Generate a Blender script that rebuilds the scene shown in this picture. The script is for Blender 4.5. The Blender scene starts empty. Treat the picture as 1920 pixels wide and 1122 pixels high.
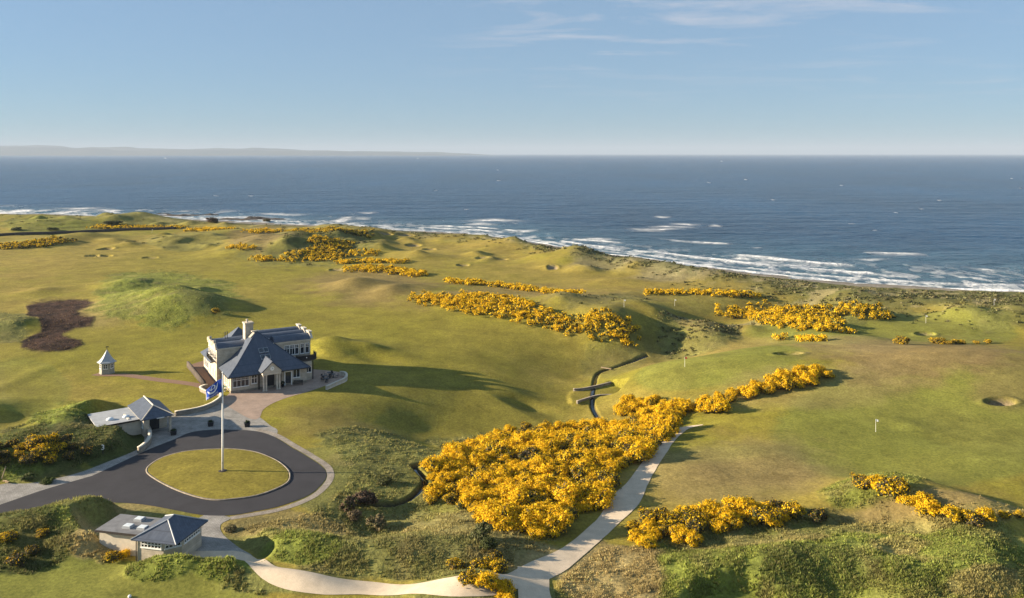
import bpy, math, random
import numpy as np
from mathutils import Vector, Matrix
random.seed(7); RNG = np.random.default_rng(11)
R = math.radians

# ------------------------------------------------------------------ camera, sky, sun, exposure
SC = bpy.context.scene
COL = SC.collection
F, CX, HY, CH = 1540.0, 960.0, 288.0, 48.0         # focal length (px of a 1920 px wide frame), optical axis, horizon row, camera height
cam = bpy.data.objects.new('camera', bpy.data.cameras.new('camera')); COL.objects.link(cam)
cam.location = (0, 0, CH); cam.rotation_euler = (R(90), 0, 0)
cam.data.sensor_width = 36; cam.data.lens = 36 * F / 1920
cam.data.shift_y = -(561 - HY) / 1920
cam.data.clip_start = 0.5; cam.data.clip_end = 120000
SC.camera = cam
SUN_EL = R(15.5)
world = bpy.data.worlds.new('World'); SC.world = world; world.use_nodes = True
wn, wl = world.node_tree.nodes, world.node_tree.links
wn.clear()
wout = wn.new('ShaderNodeOutputWorld'); wbg = wn.new('ShaderNodeBackground')
sky = wn.new('ShaderNodeTexSky'); sky.sky_type = 'NISHITA'; sky.sun_disc = False
sky.sun_elevation = SUN_EL; sky.sun_rotation = R(-90)
sky.altitude = 0; sky.air_density = 1.0; sky.dust_density = 0.0; sky.ozone_density = 3.0
wbg.inputs['Strength'].default_value = 0.05
wl.new(wbg.outputs[0], wout.inputs[0])
# thin high cloud wisps, mapped on a flat layer far above
tc = wn.new('ShaderNodeTexCoord'); sep = wn.new('ShaderNodeSeparateXYZ'); wl.new(tc.outputs['Generated'], sep.inputs[0])
def wmath(op, a, b=None, clamp=False):
    n = wn.new('ShaderNodeMath'); n.operation = op; n.use_clamp = clamp
    for i, x in enumerate((a, b)):
        if x is None: continue
        if isinstance(x, (int, float)): n.inputs[i].default_value = x
        else: wl.new(x, n.inputs[i])
    return n.outputs[0]
zz = wmath('ADD', wmath('MAXIMUM', sep.outputs[2], 0.0), 0.035)
cu, cv = wmath('DIVIDE', sep.outputs[0], zz), wmath('DIVIDE', sep.outputs[1], zz)
comb = wn.new('ShaderNodeCombineXYZ'); wl.new(cu, comb.inputs[0]); wl.new(cv, comb.inputs[1])
mp = wn.new('ShaderNodeMapping'); mp.inputs['Scale'].default_value = (0.85, 1.5, 1); mp.inputs['Rotation'].default_value = (0, 0, R(8)); mp.inputs['Location'].default_value = (3.1, 0.4, 0)
wl.new(comb.outputs[0], mp.inputs[0])
nz = wn.new('ShaderNodeTexNoise'); nz.inputs['Scale'].default_value = 1.0; nz.inputs['Detail'].default_value = 7; nz.inputs['Roughness'].default_value = 0.62; nz.inputs['Distortion'].default_value = 0.5
wl.new(mp.outputs[0], nz.inputs['Vector'])
nz2 = wn.new('ShaderNodeTexNoise'); nz2.inputs['Scale'].default_value = 0.28; nz2.inputs['Detail'].default_value = 2
wl.new(comb.outputs[0], nz2.inputs['Vector'])
cm = wmath('MULTIPLY', wmath('SUBTRACT', nz.outputs[0], 0.50), 4.2, True)
cm = wmath('MULTIPLY', cm, wmath('MULTIPLY', wmath('SUBTRACT', nz2.outputs[0], 0.35), 5.0, True))
cm = wmath('MULTIPLY', cm, wmath('MULTIPLY', wmath('SUBTRACT', sep.outputs[2], 0.05), 14.0, True))
cm = wmath('MULTIPLY', wmath('MULTIPLY', cm, 0.75), wmath('MULTIPLY', wmath('ADD', sep.outputs[0], 0.14), 5.0, True))
mix = wn.new('ShaderNodeMix'); mix.data_type = 'RGBA'
tint = wn.new('ShaderNodeMix'); tint.data_type = 'RGBA'; tint.blend_type = 'MULTIPLY'; tint.inputs[0].default_value = 1.0
wl.new(sky.outputs[0], tint.inputs[6]); tint.inputs[7].default_value = (.42, .60, .80, 1)
veil = wn.new('ShaderNodeMix'); veil.data_type = 'RGBA'; veil.inputs[0].default_value = .6      # a thin even veil of high haze
wl.new(tint.outputs[2], veil.inputs[6]); veil.inputs[7].default_value = (2.2, 3.15, 4.1, 1)
wl.new(cm, mix.inputs[0]); wl.new(veil.outputs[2], mix.inputs[6]); mix.inputs[7].default_value = (4.2, 4.2, 4.5, 1)
wl.new(mix.outputs[2], wbg.inputs['Color'])
sun = bpy.data.objects.new('sun', bpy.data.lights.new('sun', 'SUN')); COL.objects.link(sun)
sun.data.energy = 5.0; sun.data.angle = R(0.5); sun.data.color = (1.0, 0.84, 0.62)
sun.rotation_euler = Vector((math.cos(SUN_EL), 0.0, -math.sin(SUN_EL))).to_track_quat('-Z', 'Y').to_euler()
sun.location = (-80, 100, 90)
SC.view_settings.view_transform = 'Standard'; SC.view_settings.look = 'None'
SC.view_settings.gamma = 1; SC.view_settings.exposure = 1.72; SC.view_settings.use_curve_mapping = False

# ------------------------------------------------------------------ ground coordinates
def P(px, py, z=0.0):
    """the point at height z that the photograph shows at (px, py)"""
    k = (CH - z) / (py - HY)
    return np.array([(px - CX) * k, F * k, z])
def PXY(pts, z=0.0): return np.array([P(a, b, z)[:2] for a, b in pts])

def sstep(a, b, x):
    t = np.clip((x - a) / (b - a), 0, 1); return t * t * (3 - 2 * t)
def _hash(ix, iy, seed):
    n = (ix.astype(np.int64) * 374761393 + iy.astype(np.int64) * 668265263 + seed * 1442695041) & 0x7fffffff
    n = ((n ^ (n >> 13)) * 1274126177) & 0x7fffffff
    n = ((n ^ (n >> 16)) * 2246822519) & 0x7fffffff
    return ((n >> 3) & 0xffff) / 65535.0
def vnoise(x, y, seed=0):
    fx, fy = np.floor(x), np.floor(y); tx, ty = x - fx, y - fy
    tx = tx * tx * (3 - 2 * tx); ty = ty * ty * (3 - 2 * ty)
    a, b = _hash(fx, fy, seed), _hash(fx + 1, fy, seed)
    c, d = _hash(fx, fy + 1, seed), _hash(fx + 1, fy + 1, seed)
    return (a + (b - a) * tx) * (1 - ty) + (c + (d - c) * tx) * ty
def fbm(x, y, octv=4, seed=0, gain=0.5):
    s, a, n = 0.0, 1.0, 0.0
    for i in range(octv):
        s = s + a * vnoise(x * 2**i + 17.3 * i, y * 2**i - 9.1 * i, seed + i); n += a; a *= gain
    return s / n - 0.5                                   # about -0.5 .. 0.5
def line_dist(X, Y, pts, cap=None):
    if cap is not None and np.size(X) > 2000:
        X, Y = np.asarray(X), np.asarray(Y); pts = np.asarray(pts); d = np.full(np.shape(X), float(cap)); lo, hi = pts.min(0) - cap, pts.max(0) + cap
        k = np.nonzero((X > lo[0]) & (X < hi[0]) & (Y > lo[1]) & (Y < hi[1]))[0]
        n = max(1, len(pts) // 12)
        for i in range(0, len(pts) - 1, n):
            q = pts[i:i + n + 1]; lo, hi = q.min(0) - cap, q.max(0) + cap; x, y = X[k], Y[k]
            j = k[(x > lo[0]) & (x < hi[0]) & (y > lo[1]) & (y < hi[1])]
            if len(j): d[j] = np.minimum(d[j], line_dist(X[j], Y[j], q))
        return d
    d = np.full(np.shape(X), 1e9)
    for (ax, ay), (bx, by) in zip(pts[:-1], pts[1:]):
        vx, vy = bx - ax, by - ay
        t = np.clip(((X - ax) * vx + (Y - ay) * vy) / (vx * vx + vy * vy + 1e-9), 0, 1)
        d = np.minimum(d, np.hypot(X - ax - t * vx, Y - ay - t * vy))
    return d
def poly_dist(X, Y, pts):
    """signed distance to a polygon, negative inside"""
    pts = np.asarray(pts); q = np.vstack([pts, pts[:1]])
    d = line_dist(X, Y, q); ins = np.zeros(np.shape(X), bool)
    for (ax, ay), (bx, by) in zip(q[:-1], q[1:]):
        c = ((ay > Y) != (by > Y)) & (X < (bx - ax) * (Y - ay) / (by - ay + 1e-12) + ax)
        ins ^= c
    return np.where(ins, -d, d)
def smooth_line(pts, step=0.6, closed=False):
    """Catmull-Rom through 2-D points, resampled"""
    p = np.asarray(pts, float); n = len(p); out = []
    for i in range(n if closed else n - 1):
        if closed: a, b, c, d = p[(i - 1) % n], p[i], p[(i + 1) % n], p[(i + 2) % n]
        else: a, b, c, d = p[max(i - 1, 0)], p[i], p[i + 1], p[min(i + 2, n - 1)]
        m = max(2, int(np.hypot(*(c - b)) / step))
        for k in range(m):
            t = k / m
            out.append(0.5 * ((2 * b) + (-a + c) * t + (2 * a - 5 * b + 4 * c - d) * t * t + (-a + 3 * b - 3 * c + d) * t**3))
    if not closed: out.append(p[-1])
    return np.array(out)

# ------------------------------------------------------------------ relief
LAND = [(-500, 396), (0, 402), (150, 405), (300, 412), (400, 417), (560, 425), (680, 430), (800, 437), (900, 443), (1000, 458), (1100, 478), (1200, 489), (1300, 505), (1450, 522), (1600, 538), (1750, 545), (1920, 550), (2400, 566)]
WATER = [(-500, 394.5), (0, 400.5), (150, 403.5), (300, 410), (400, 414), (500, 418.5), (600, 423.5), (680, 427.5), (800, 434.5), (900, 440.5), (1000, 454.5), (1100, 473), (1200, 484), (1300, 498.5), (1400, 510.5), (1500, 521.5), (1600, 532.5), (1750, 541.5), (1920, 548), (2400, 564.5)]
SEA_Z = -7.0
_la, _wa = np.array(LAND, float), np.array(WATER, float)
def land_Y(u): return F * CH / (np.interp(u, _la[:, 0], _la[:, 1]) - HY)
def water_Y(u): return F * (CH - SEA_Z) / (np.interp(u, _wa[:, 0], _wa[:, 1]) - HY)

# a low flat platform carries the clubhouse, its forecourt and the drive
PAD = PXY([(345, 700), (372, 668), (420, 650), (520, 648), (585, 668), (640, 693), (654, 700), (650, 712), (610, 730), (560, 748), (520, 762), (508, 785), (560, 822), (605, 850), (632, 885), (628, 905),
           (600, 934), (540, 962), (440, 978), (428, 1000), (460, 1030), (480, 1046), (440, 1060), (350, 1052), (290, 1046), (200, 1008), (175, 990), (260, 955), (190, 940), (80, 958), (-60, 985), (-300, 1060), (-300, 980), (-60, 945), (0, 908), (60, 906), (140, 888), (200, 866), (250, 846), (262, 812), (232, 806), (160, 786), (200, 772), (250, 752), (330, 765), (395, 752), (404, 744), (385, 728)])
BURN_PX = [(1212, 667), (1190, 676), (1150, 690), (1122, 700), (1114, 722), (1110, 748), (1113, 768), (1124, 786), (1128, 806), (1080, 838), (965, 856), (880, 866), (815, 876), (776, 886), (796, 905), (792, 925), (766, 955), (738, 978), (702, 1000)]
BURN = None
VALLEY = np.array([P(a, b, -5)[:2] for a, b in [(1480, 590), (1330, 628), (1190, 676), (1122, 702), (1110, 745), (1070, 800), (965, 815), (880, 838), (790, 880), (720, 950), (660, 985)]])
#        px   py    rx   ry  rot  h        (metres)
BUMPS = [(250, 572, 12, 15, 0, 2.6), (325, 568, 11, 14, 0, 3.6), (392, 582, 9, 11, 0, 3.6), (290, 598, 20, 8, 0, 1.6), (240, 535, 8, 12, 0, 2.2), (345, 590, 16, 10, 0, 1.8),
         (20, 612, 8, 9, 0, 2.6), (75, 545, 6, 8, 0, 1.0), (640, 655, 12, 9, 0, 1.9), (620, 650, 5, 6, 0, 1.5),
         (960, 575, 36, 22, -20, 2.2), (880, 566, 22, 10, -20, 1.4), (1060, 592, 20, 15, -20, 2.6), (1155, 612, 10, 13, -10, 6.2), (1205, 588, 9, 12, 0, 3.4), (1100, 572, 14, 14, 0, 1.8),
         (1314, 612, 8, 12, 0, 4.6), (1330, 600, 8, 10, 0, 2.2), (1240, 600, 6, 10, 0, 3.0),
         (1330, 690, 26, 17, 0, 3.4), (1230, 690, 9, 15, 0, 1.2), (1112, 776, 6, 7, 0, -1.7), (1480, 660, 20, 14, 0, 1.6),
         (690, 538, 9, 10, 0, 1.8), (735, 556, 7, 8, 0, 1.6), (655, 540, 8, 8, 0, 1.4), (800, 545, 16, 10, 0, 1.2),
         (490, 462, 15, 28, 0, 6.0), (540, 470, 10, 22, 0, 4.5), (450, 480, 14, 16, 0, 2.0), (590, 470, 14, 24, 0, 4.2), (640, 455, 16, 30, 0, 4.8), (700, 470, 8, 14, 0, 3.2), (680, 445, 18, 22, 0, 3.0), (605, 440, 18, 24, 0, 3.4),
         (440, 440, 18, 25, 0, 3.2), (350, 445, 14, 14, 0, 2.0), (330, 455, 16, 10, 0, 2.6), (380, 450, 14, 10, 0, 2.4), (210, 418, 22, 22, 0, 4.4), (290, 414, 20, 24, 0, 3.2), (100, 425, 30, 26, 0, 3.2), (40, 430, 26, 24, 0, 2.6), (60, 458, 20, 14, 0, 2.6), (130, 452, 16, 12, 0, 2.2), (160, 447, 14, 12, 0, 2.6),
         (690, 503, 12, 10, 0, 1.0), (790, 484, 10, 9, 0, 2.0), (760, 478, 8, 8, 0, 1.6), (1060, 492, 12, 16, 0, 3.4), (1100, 486, 14, 14, 0, 2.6), (940, 462, 16, 18, 0, 2.6), (870, 452, 16, 16, 0, 2.2), (1190, 500, 16, 10, -35, 2.0), (1300, 520, 14, 8, -35, 2.2), (1260, 512, 12, 6, -35, 1.4),
         (1600, 555, 8, 7, 0, 2.2), (1150, 530, 10, 6, 0, 1.2), (1460, 582, 9, 10, 0, 2.6), (1540, 585, 16, 9, 0, 2.4), (1600, 592, 12, 7, 0, 2.0), (1420, 608, 14, 6, -15, 1.4), (1500, 625, 10, 6, 0, 1.6), (1330, 585, 12, 4, 0, 1.2), (1500, 610, 18, 6, -10, 1.0),
         (1900, 605, 12, 12, 0, 2.8), (1830, 600, 7, 8, 0, 1.6), (1720, 610, 10, 7, 0, 1.2), (1600, 640, 10, 7, 0, 1.6), (1380, 556, 14, 8, 0, 1.6),
         (1780, 705, 34, 26, 0, 3.4), (1900, 720, 20, 18, 0, 2.6), (1560, 715, 22, 10, 0, 0.8),
         (1680, 935, 6.5, 6, 0, 2.6), (1770, 975, 8, 6, 0, 2.2), (1880, 1000, 8, 5, 0, 2.2), (1600, 955, 7, 4.5, 0, 1.4), (1400, 975, 14, 4.5, 6, 1.0),
         (1490, 1065, 9, 6, 0, 1.1), (1640, 1075, 7, 7, 0, 1.2), (1590, 1040, 6, 4, 0, 0.6), (1760, 1080, 6, 7, 0, 1.5), (1870, 1075, 5, 7, 0, 1.8), (1820, 1110, 3.5, 4, 0, .8), (1680, 1110, 3, 4, 0, .8), (1540, 1095, 3, 3.5, 0, .8), (1450, 1085, 3, 3, 0, .6), (1300, 1090, 5, 4, 0, 0.7), (1420, 1060, 6, 4, 0, 0.5), (1250, 1060, 8, 5, 0, 0.5), (1700, 1060, 5, 4, 0, -1.0), (1570, 1110, 4, 4, 0, -1.4),
         (870, 1000, 10, 8, 0, 1.2), (960, 1055, 8, 5, 0, 0.7), (830, 1045, 8, 5, 0, 0.7), (740, 1040, 7, 5, 0, 0.9), (640, 1050, 7, 5, 0, 1.0), (560, 1030, 7, 5, 0, 1.4), (600, 1000, 8, 5, 0, 0.6), (500, 1010, 7, 6, 0, 1.0),
         (668, 950, 7, 7, 0, -3.0), (700, 975, 6, 6, 0, -1.8), (640, 930, 5, 5, 0, -1.0),
         (135, 806, 5, 6, 0, 2.3), (112, 806, 5, 6, 0, 1.0), (175, 826, 6, 4, 0, 1.5), (225, 835, 4, 4, 0, 1.8), (120, 850, 8, 6, 0, 1.0), (40, 862, 9, 7, 0, 1.2), (-60, 850, 12, 10, 0, 2.0), (-90, 800, 8, 12, 0, 3.6), (190, 770, 5, 4, 0, 1.5), (155, 775, 5, 5, 0, 1.2),
         (150, 985, 6, 4, 0, 1.9), (85, 995, 6, 4, 0, 1.0), (10, 1010, 6, 4, 0, 0.7), (-90, 1030, 8, 6, 0, 1.4), (160, 1030, 3.4, 3, 0, 1.9), (225, 968, 5, 2.5, 0, 1.6), (300, 975, 4, 2.0, 0, 0.6),
         (300, 1078, 3.6, 2.2, 0, 1.7), (345, 1085, 2.8, 2.0, 0, 1.3), (420, 1085, 3.4, 2, 0, 1.6), (500, 1098, 5.5, 2, -8, 1.3), (590, 1110, 5, 2, -8, 1.0), (900, 1120, 5, 2.5, 0, 1.2), (870, 1145, 8, 4, 0, 2.2),
         (700, 668, 6, 3.5, -35, -1.4), (985, 715, 5, 2.5, -25, -1.2), (690, 655, 4, 2.5, 0, 0.9), (960, 707, 6, 3, -25, 0.9), (1750, 820, 3, 5.5, 25, -0.9), (1732, 812, 3, 6, 25, 0.9), (1560, 800, 12, 6, 10, .5), (1420, 850, 7, 5, 0, .6), (1300, 880, 6, 6, 0, .5), (1620, 880, 9, 5, 0, -.6), (1850, 860, 10, 6, 0, .6), (1480, 770, 9, 5, 0, .5), (60, 700, 2.5, 12, 0, 0.3)]
BUNKERS = [(1876, 774, 3.1, 1.7, 1.3), (1478, 692, 3.4, 1.6, 1.3), (1735, 625, 2.8, 1.9, 1.2), (868, 499, 4, 5, 1.0), (196, 481, 5, 5, 1.3), (173, 481, 4.2, 5, 1.2), (252, 454, 5, 8, 1.4), (198, 467, 5.5, 7, 1.4), (282, 484, 5, 5, 1.2), (1036, 507, 3.5, 4, 0.9), (1101, 506, 4.5, 4, 1.0), (905, 486, 5, 4, 1.0), (940, 487, 5, 4, 1.0),
           (775, 461, 6, 7, 1.2), (720, 448, 7, 9, 1.3), (805, 467, 5, 5, 1.0), (630, 508, 4, 4, 0.9), (520, 491, 5, 4, 1.0), (305, 449, 8, 7, 1.4), (155, 444, 9, 8, 1.4), (760, 446, 8, 8, 1.3)]
_q = np.random.default_rng(8)
for _u, _v, _du, _dv, _n, _hh in ((560, 466, 170, 22, 34, 1.7), (330, 455, 130, 14, 14, 1.7), (250, 420, 200, 8, 16, 2.6), (900, 470, 200, 20, 18, 1.6), (1180, 505, 160, 10, 14, 1.5), (1520, 598, 130, 14, 14, 1.2), (1850, 600, 90, 18, 10, 1.2), (700, 545, 110, 14, 8, .5), (1120, 580, 110, 12, 8, .5), (310, 570, 90, 26, 14, 1.0)):
    for _ in range(_n): BUMPS.append((_u + _q.uniform(-_du, _du), _v + _q.uniform(-_dv, _dv), _q.uniform(3.2, 7), _q.uniform(3.5, 9), _q.uniform(-40, 40), _hh * _q.uniform(.4, 1.15)))
_B = []
for (a, b, rx, ry, rot, hh) in BUMPS:
    c = P(a, b); _B.append((c[0], c[1], rx, ry, math.cos(R(rot)), math.sin(R(rot)), hh))
_K = [(*P(a, b)[:2], rx * (.72 if b < 520 else 1), ry * (.72 if b < 520 else 1), d) for a, b, rx, ry, d in BUNKERS]
PATH_PX = [(330, 1046), (400, 1044), (450, 1050), (510, 1068), (600, 1090), (690, 1103), (770, 1104), (850, 1098), (930, 1090), (995, 1080), (1055, 1048), (1108, 1008), (1150, 968), (1180, 930), (1205, 892), (1226, 860), (1250, 827), (1276, 806), (1318, 797)]
BRANCH_PX = [(1000, 1066), (1000, 1100), (1003, 1150), (1010, 1260)]
CAUSEWAY = np.array([P(a, b, -5.0)[:2] for a, b in [(1070, 742), (1077, 733.5), (1110, 728.5), (1146, 721.5), (1170, 730), (1152, 742.5), (1126, 742.5), (1110, 745.5), (1084, 753), (1074, 752)]])
TEE = PXY([(1290, 1140), (1330, 1112), (1400, 1106), (1440, 1118), (1470, 1160), (1380, 1200)])
HEATH = [(38, 652), (45, 640), (75, 622), (74, 605), (55, 590), (48, 570), (75, 563), (120, 562), (165, 560), (178, 572), (160, 580), (140, 584), (150, 596), (175, 602), (170, 612), (140, 616), (120, 628), (150, 640), (158, 648), (130, 658), (90, 660), (60, 658)]
def macro(X, Y):
    X, Y = np.asarray(X, float), np.asarray(Y, float)
    u, v = CX + F * X / Y, HY + F * CH / Y
    h = 0.5 * fbm(X / 34, Y / 34, 3, 3) * sstep(90, 160, Y) + 0.9 * fbm(X / 70 + 5, Y / 70, 2, 9) * sstep(120, 220, Y)
    h = h + 1.6 * fbm(X / 26 + 3, Y / 26, 3, 21) * sstep(330, 430, Y)
    dv = line_dist(X, Y, VALLEY)
    h = h - 4.4 * np.exp(-(dv / 19.0) ** 2) * sstep(330, 250, Y) * (.40 + .60 * sstep(132, 160, Y))
    h = h - 2.2 * np.exp(-(dv / 50.0) ** 2) * sstep(330, 200, Y) * sstep(118, 165, Y)
    for (bx, by, rx, ry, ct, st, hh) in _B:
        dx, dy = X - bx, Y - by
        rm = 3 * max(rx, ry); m = np.nonzero((np.abs(dx) < rm) & (np.abs(dy) < rm))
        if len(m[0]) == 0: continue
        dx, dy = dx[m], dy[m]; p, q = (dx * ct + dy * st) / rx, (-dx * st + dy * ct) / ry
        h[m] += hh * np.exp(-(p * p + q * q) * 0.9)
    return h
def _GM(px, py):
    z = 0.0
    for _ in range(16):
        q = P(px, py, z); z = .5 * z + .5 * float(macro(q[0:1], q[1:2])[0])
    return q[:2]
BURN = smooth_line(np.array([_GM(a, b) for a, b in BURN_PX]), 2.0)
def coast(X, Y, h):
    u = CX + F * X / Y
    Yl, Yw = land_Y(u), water_Y(u)
    e = 6 * fbm(u / 60, Y / 50, 3, 31)
    d = Y - Yl + e
    ridge = np.exp(-((d + 22) / 16) ** 2) * (1.4 + 2.2 * fbm(X / 22, Y / 22, 3, 37))
    keep = sstep(8, -25, d)
    w = np.maximum(Yw - Yl, 30)
    prof = np.where(d < 0, 0, np.where(d < 14, -5.2 * d / 14, -5.2 - 1.8 * np.clip((d - 14) / (w - 14), 0, 3)))
    return h * keep + prof + ridge * sstep(10, 0, d)
_pathline = smooth_line(np.array([P(a, b, -0.8)[:2] for a, b in PATH_PX]), 3.0)
_branchline = smooth_line(PXY(BRANCH_PX), 3.0)
def flat_masks(X, Y):
    dp = poly_dist(X, Y, PAD)
    pad = sstep(3.2, 0.4, dp)
    pth = np.minimum(line_dist(X, Y, _pathline, 5.0), line_dist(X, Y, _branchline, 5.0))
    return pad, pth, dp
def height(X, Y, detail=None):
    X, Y = np.asarray(X, float), np.asarray(Y, float)
    h = macro(X, Y)
    near = Y < 330
    pad, pth, dp = flat_masks(X, Y)
    slow = sstep(26, 0, dp) * sstep(215, 175, Y); h = np.where(h < 0, h * (1 - slow), h) * (1 - pad)
    tee = sstep(2.0, 0.2, poly_dist(X, Y, TEE)); h = h * (1 - tee) + (-0.6) * tee
    # the stream bed is cut as a narrow ditch
    db = line_dist(X, Y, BURN, 2.0)
    cut = sstep(0.66, 0.30, db) * (1 - pad) * sstep(300, 270, Y)
    h = h - (0.7 - .2 * sstep(140, 170, Y)) * cut
    cw = sstep(1.2, 0.0, poly_dist(X, Y, CAUSEWAY)); h = h * (1 - cw) + (-5.0) * cw
    for (bx, by, rx, ry, dd) in _K:
        r = np.hypot((X - bx) / rx, (Y - by) / ry)
        h = h - dd * sstep(1.0, 0.70, r) + 0.16 * dd * np.exp(-((r - 1.12) / 0.25) ** 2)
    h = coast(X, Y, h)
    if detail is not None: h = h + detail * (1 - pad) * sstep(1.6, 3.0, pth)
    return h
def hz(x, y): return float(height(np.array([x]), np.array([y]))[0])
def G(px, py):
    """the ground point seen at (px, py)"""
    z = 0.0
    for _ in range(14):
        q = P(px, py, z); z = 0.5 * z + 0.5 * hz(q[0], q[1])
    q = P(px, py, z); return np.array([q[0], q[1], z])
_pathline = smooth_line(np.array([G(a, b)[:2] for a, b in PATH_PX]), 2.0)

# ------------------------------------------------------------------ ground cover: colour and roughness of the sward
C_FAIR, C_GOLD, C_GREEN = np.array([.184, .166, .024]), np.array([.250, .192, .045]), np.array([.150, .164, .034])
C_BROWN, C_TAN, C_OLIVE = np.array([.200, .142, .060]), np.array([.265, .205, .088]), np.array([.125, .125, .038])
C_LUSH, C_HEATH, C_SAND, C_BEACH = np.array([.150, .172, .032]), np.array([.042, .024, .017]), np.array([.25, .195, .125]), np.array([.30, .265, .215])
C_DARK, C_MARRAM = np.array([.062, .075, .022]), np.array([.215, .185, .095])
#       kind     px    py    rx   ry  strength
ZONES = [('gold', 250, 480, 330, 40, .6), ('gold', 640, 470, 300, 45, .5), ('gold', 1150, 520, 420, 26, .55), ('fair', 760, 600, 300, 90, .7), ('fair', 300, 660, 300, 50, .7), ('fair', 460, 500, 260, 40, .6),
         ('fair', 640, 720, 420, 60, .7), ('olive', 800, 735, 240, 30, .15), ('green', 1350, 690, 165, 38, .7), ('green', 1740, 810, 290, 105, .75), ('green', 1650, 625, 260, 40, .75), ('green', 40, 730, 90, 60, .45), ('fair', 60, 730, 45, 60, .5), ('green', 200, 1100, 330, 50, .8),
         ('brown', 1770, 693, 230, 46, .85), ('brown', 1890, 740, 70, 40, .5), ('tan', 1600, 670, 120, 30, .5), ('brown', 700, 540, 130, 34, .7), ('brown', 1000, 560, 200, 26, .6), ('brown', 1120, 575, 110, 20, .6), ('brown', 500, 455, 70, 26, .8), ('tan', 180, 590, 90, 24, .5), ('brown', 620, 790, 110, 30, .35), ('tan', 1300, 640, 160, 20, .5),
         ('tan', 1370, 880, 190, 60, .55), ('brown', 1420, 885, 110, 26, .45), ('olive', 1330, 850, 120, 20, .3), ('gold', 1290, 640, 160, 26, .5), ('tan', 1500, 740, 200, 30, .35),
         ('rough', 720, 830, 130, 44, .9), ('rough', 640, 870, 120, 34, .7), ('rough', 930, 785, 120, 27, .95), ('rough', 700, 930, 130, 70, .9), ('tanrough', 860, 1005, 150, 62, 1), ('rough', 620, 1010, 190, 46, .9), ('tanrough', 530, 985, 110, 26, .6), ('rough', 820, 1065, 260, 34, .9), ('lushrough', 560, 1046, 70, 26, .95), ('tanrough', 980, 1055, 100, 30, .9), ('rough', 900, 1130, 200, 30, 1), ('rough', 900, 985, 150, 90, .6),
         ('lushrough', 310, 565, 130, 52, .8), ('olive', 380, 590, 50, 14, .6), ('lushrough', 240, 545, 60, 30, .5), ('rough', 10, 612, 50, 26, .9), ('rough', 1120, 575, 110, 22, .5), ('rough', 560, 470, 150, 34, .6), ('darkrough', 600, 470, 90, 20, .5), ('brown', 480, 462, 60, 20, .6), ('darkrough', 560, 452, 60, 10, .4), ('darkrough', 1240, 620, 40, 22, .35), ('lushrough', 90, 425, 90, 16, .6), ('rough', 270, 415, 160, 12, .6), ('rough', 350, 455, 80, 16, .6),
         ('rough', 1150, 640, 60, 36, .4), ('rough', 1300, 612, 70, 34, .7), ('tanrough', 1330, 600, 60, 16, .5), ('rough', 1240, 560, 120, 14, .4), ('marram', 1340, 590, 90, 9, .9), ('marram', 1280, 518, 80, 12, .9), ('marram', 1130, 500, 60, 12, .8), ('rough', 1560, 585, 140, 22, .6), ('rough', 1880, 600, 70, 24, .6),
         ('lushrough', 1600, 1085, 460, 82, .95), ('lushrough', 1640, 942, 95, 36, .85), ('tanrough', 1130, 1085, 110, 60, .95), ('tanrough', 1760, 1000, 200, 24, .55), ('lushrough', 1850, 1080, 120, 60, .9), ('tanrough', 1420, 1030, 130, 16, .5), ('tanrough', 1680, 1045, 60, 22, .5), ('darkrough', 1530, 1085, 110, 34, .4), ('tanrough', 1850, 1125, 70, 22, .6), ('rough', 1400, 1000, 220, 30, .7), ('brown', 1740, 985, 160, 14, .5),
         ('lushrough', 120, 800, 70, 44, 1), ('darkrough', 205, 840, 90, 44, .95), ('darkrough', 60, 870, 110, 50, .9), ('lushrough', 40, 890, 44, 22, .7), ('rough', 120, 965, 170, 46, .95), ('tanrough', 170, 1020, 60, 40, .9), ('lushrough', 110, 1010, 40, 24, .8), ('darkrough', 30, 1030, 110, 50, .8), ('lushrough', 310, 1072, 66, 26, 1), ('lushrough', 430, 1080, 80, 22, 1), ('rough', 560, 1108, 120, 16, 1), ('tanrough', 260, 955, 60, 14, .7), ('rough', 300, 965, 60, 14, .7)]
ZC = {'fair': C_FAIR, 'gold': C_GOLD, 'green': C_GREEN, 'brown': C_BROWN, 'tan': C_TAN, 'olive': C_OLIVE, 'rough': C_OLIVE * 1.15, 'tanrough': C_TAN, 'lushrough': C_LUSH, 'darkrough': C_DARK, 'marram': C_MARRAM}
ZR = {'fair': 0, 'gold': .04, 'green': 0, 'brown': .22, 'tan': .2, 'olive': .25, 'rough': .8, 'tanrough': .9, 'lushrough': 1.0, 'darkrough': 1.0, 'marram': .8}
ISLAND_PX = [(277, 885), (285, 872), (310, 858), (350, 848), (400, 844), (440, 844), (480, 850), (515, 864), (536, 880), (542, 893), (537, 906), (515, 918), (480, 930), (440, 936), (405, 938), (370, 932), (330, 918), (295, 900)]
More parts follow.
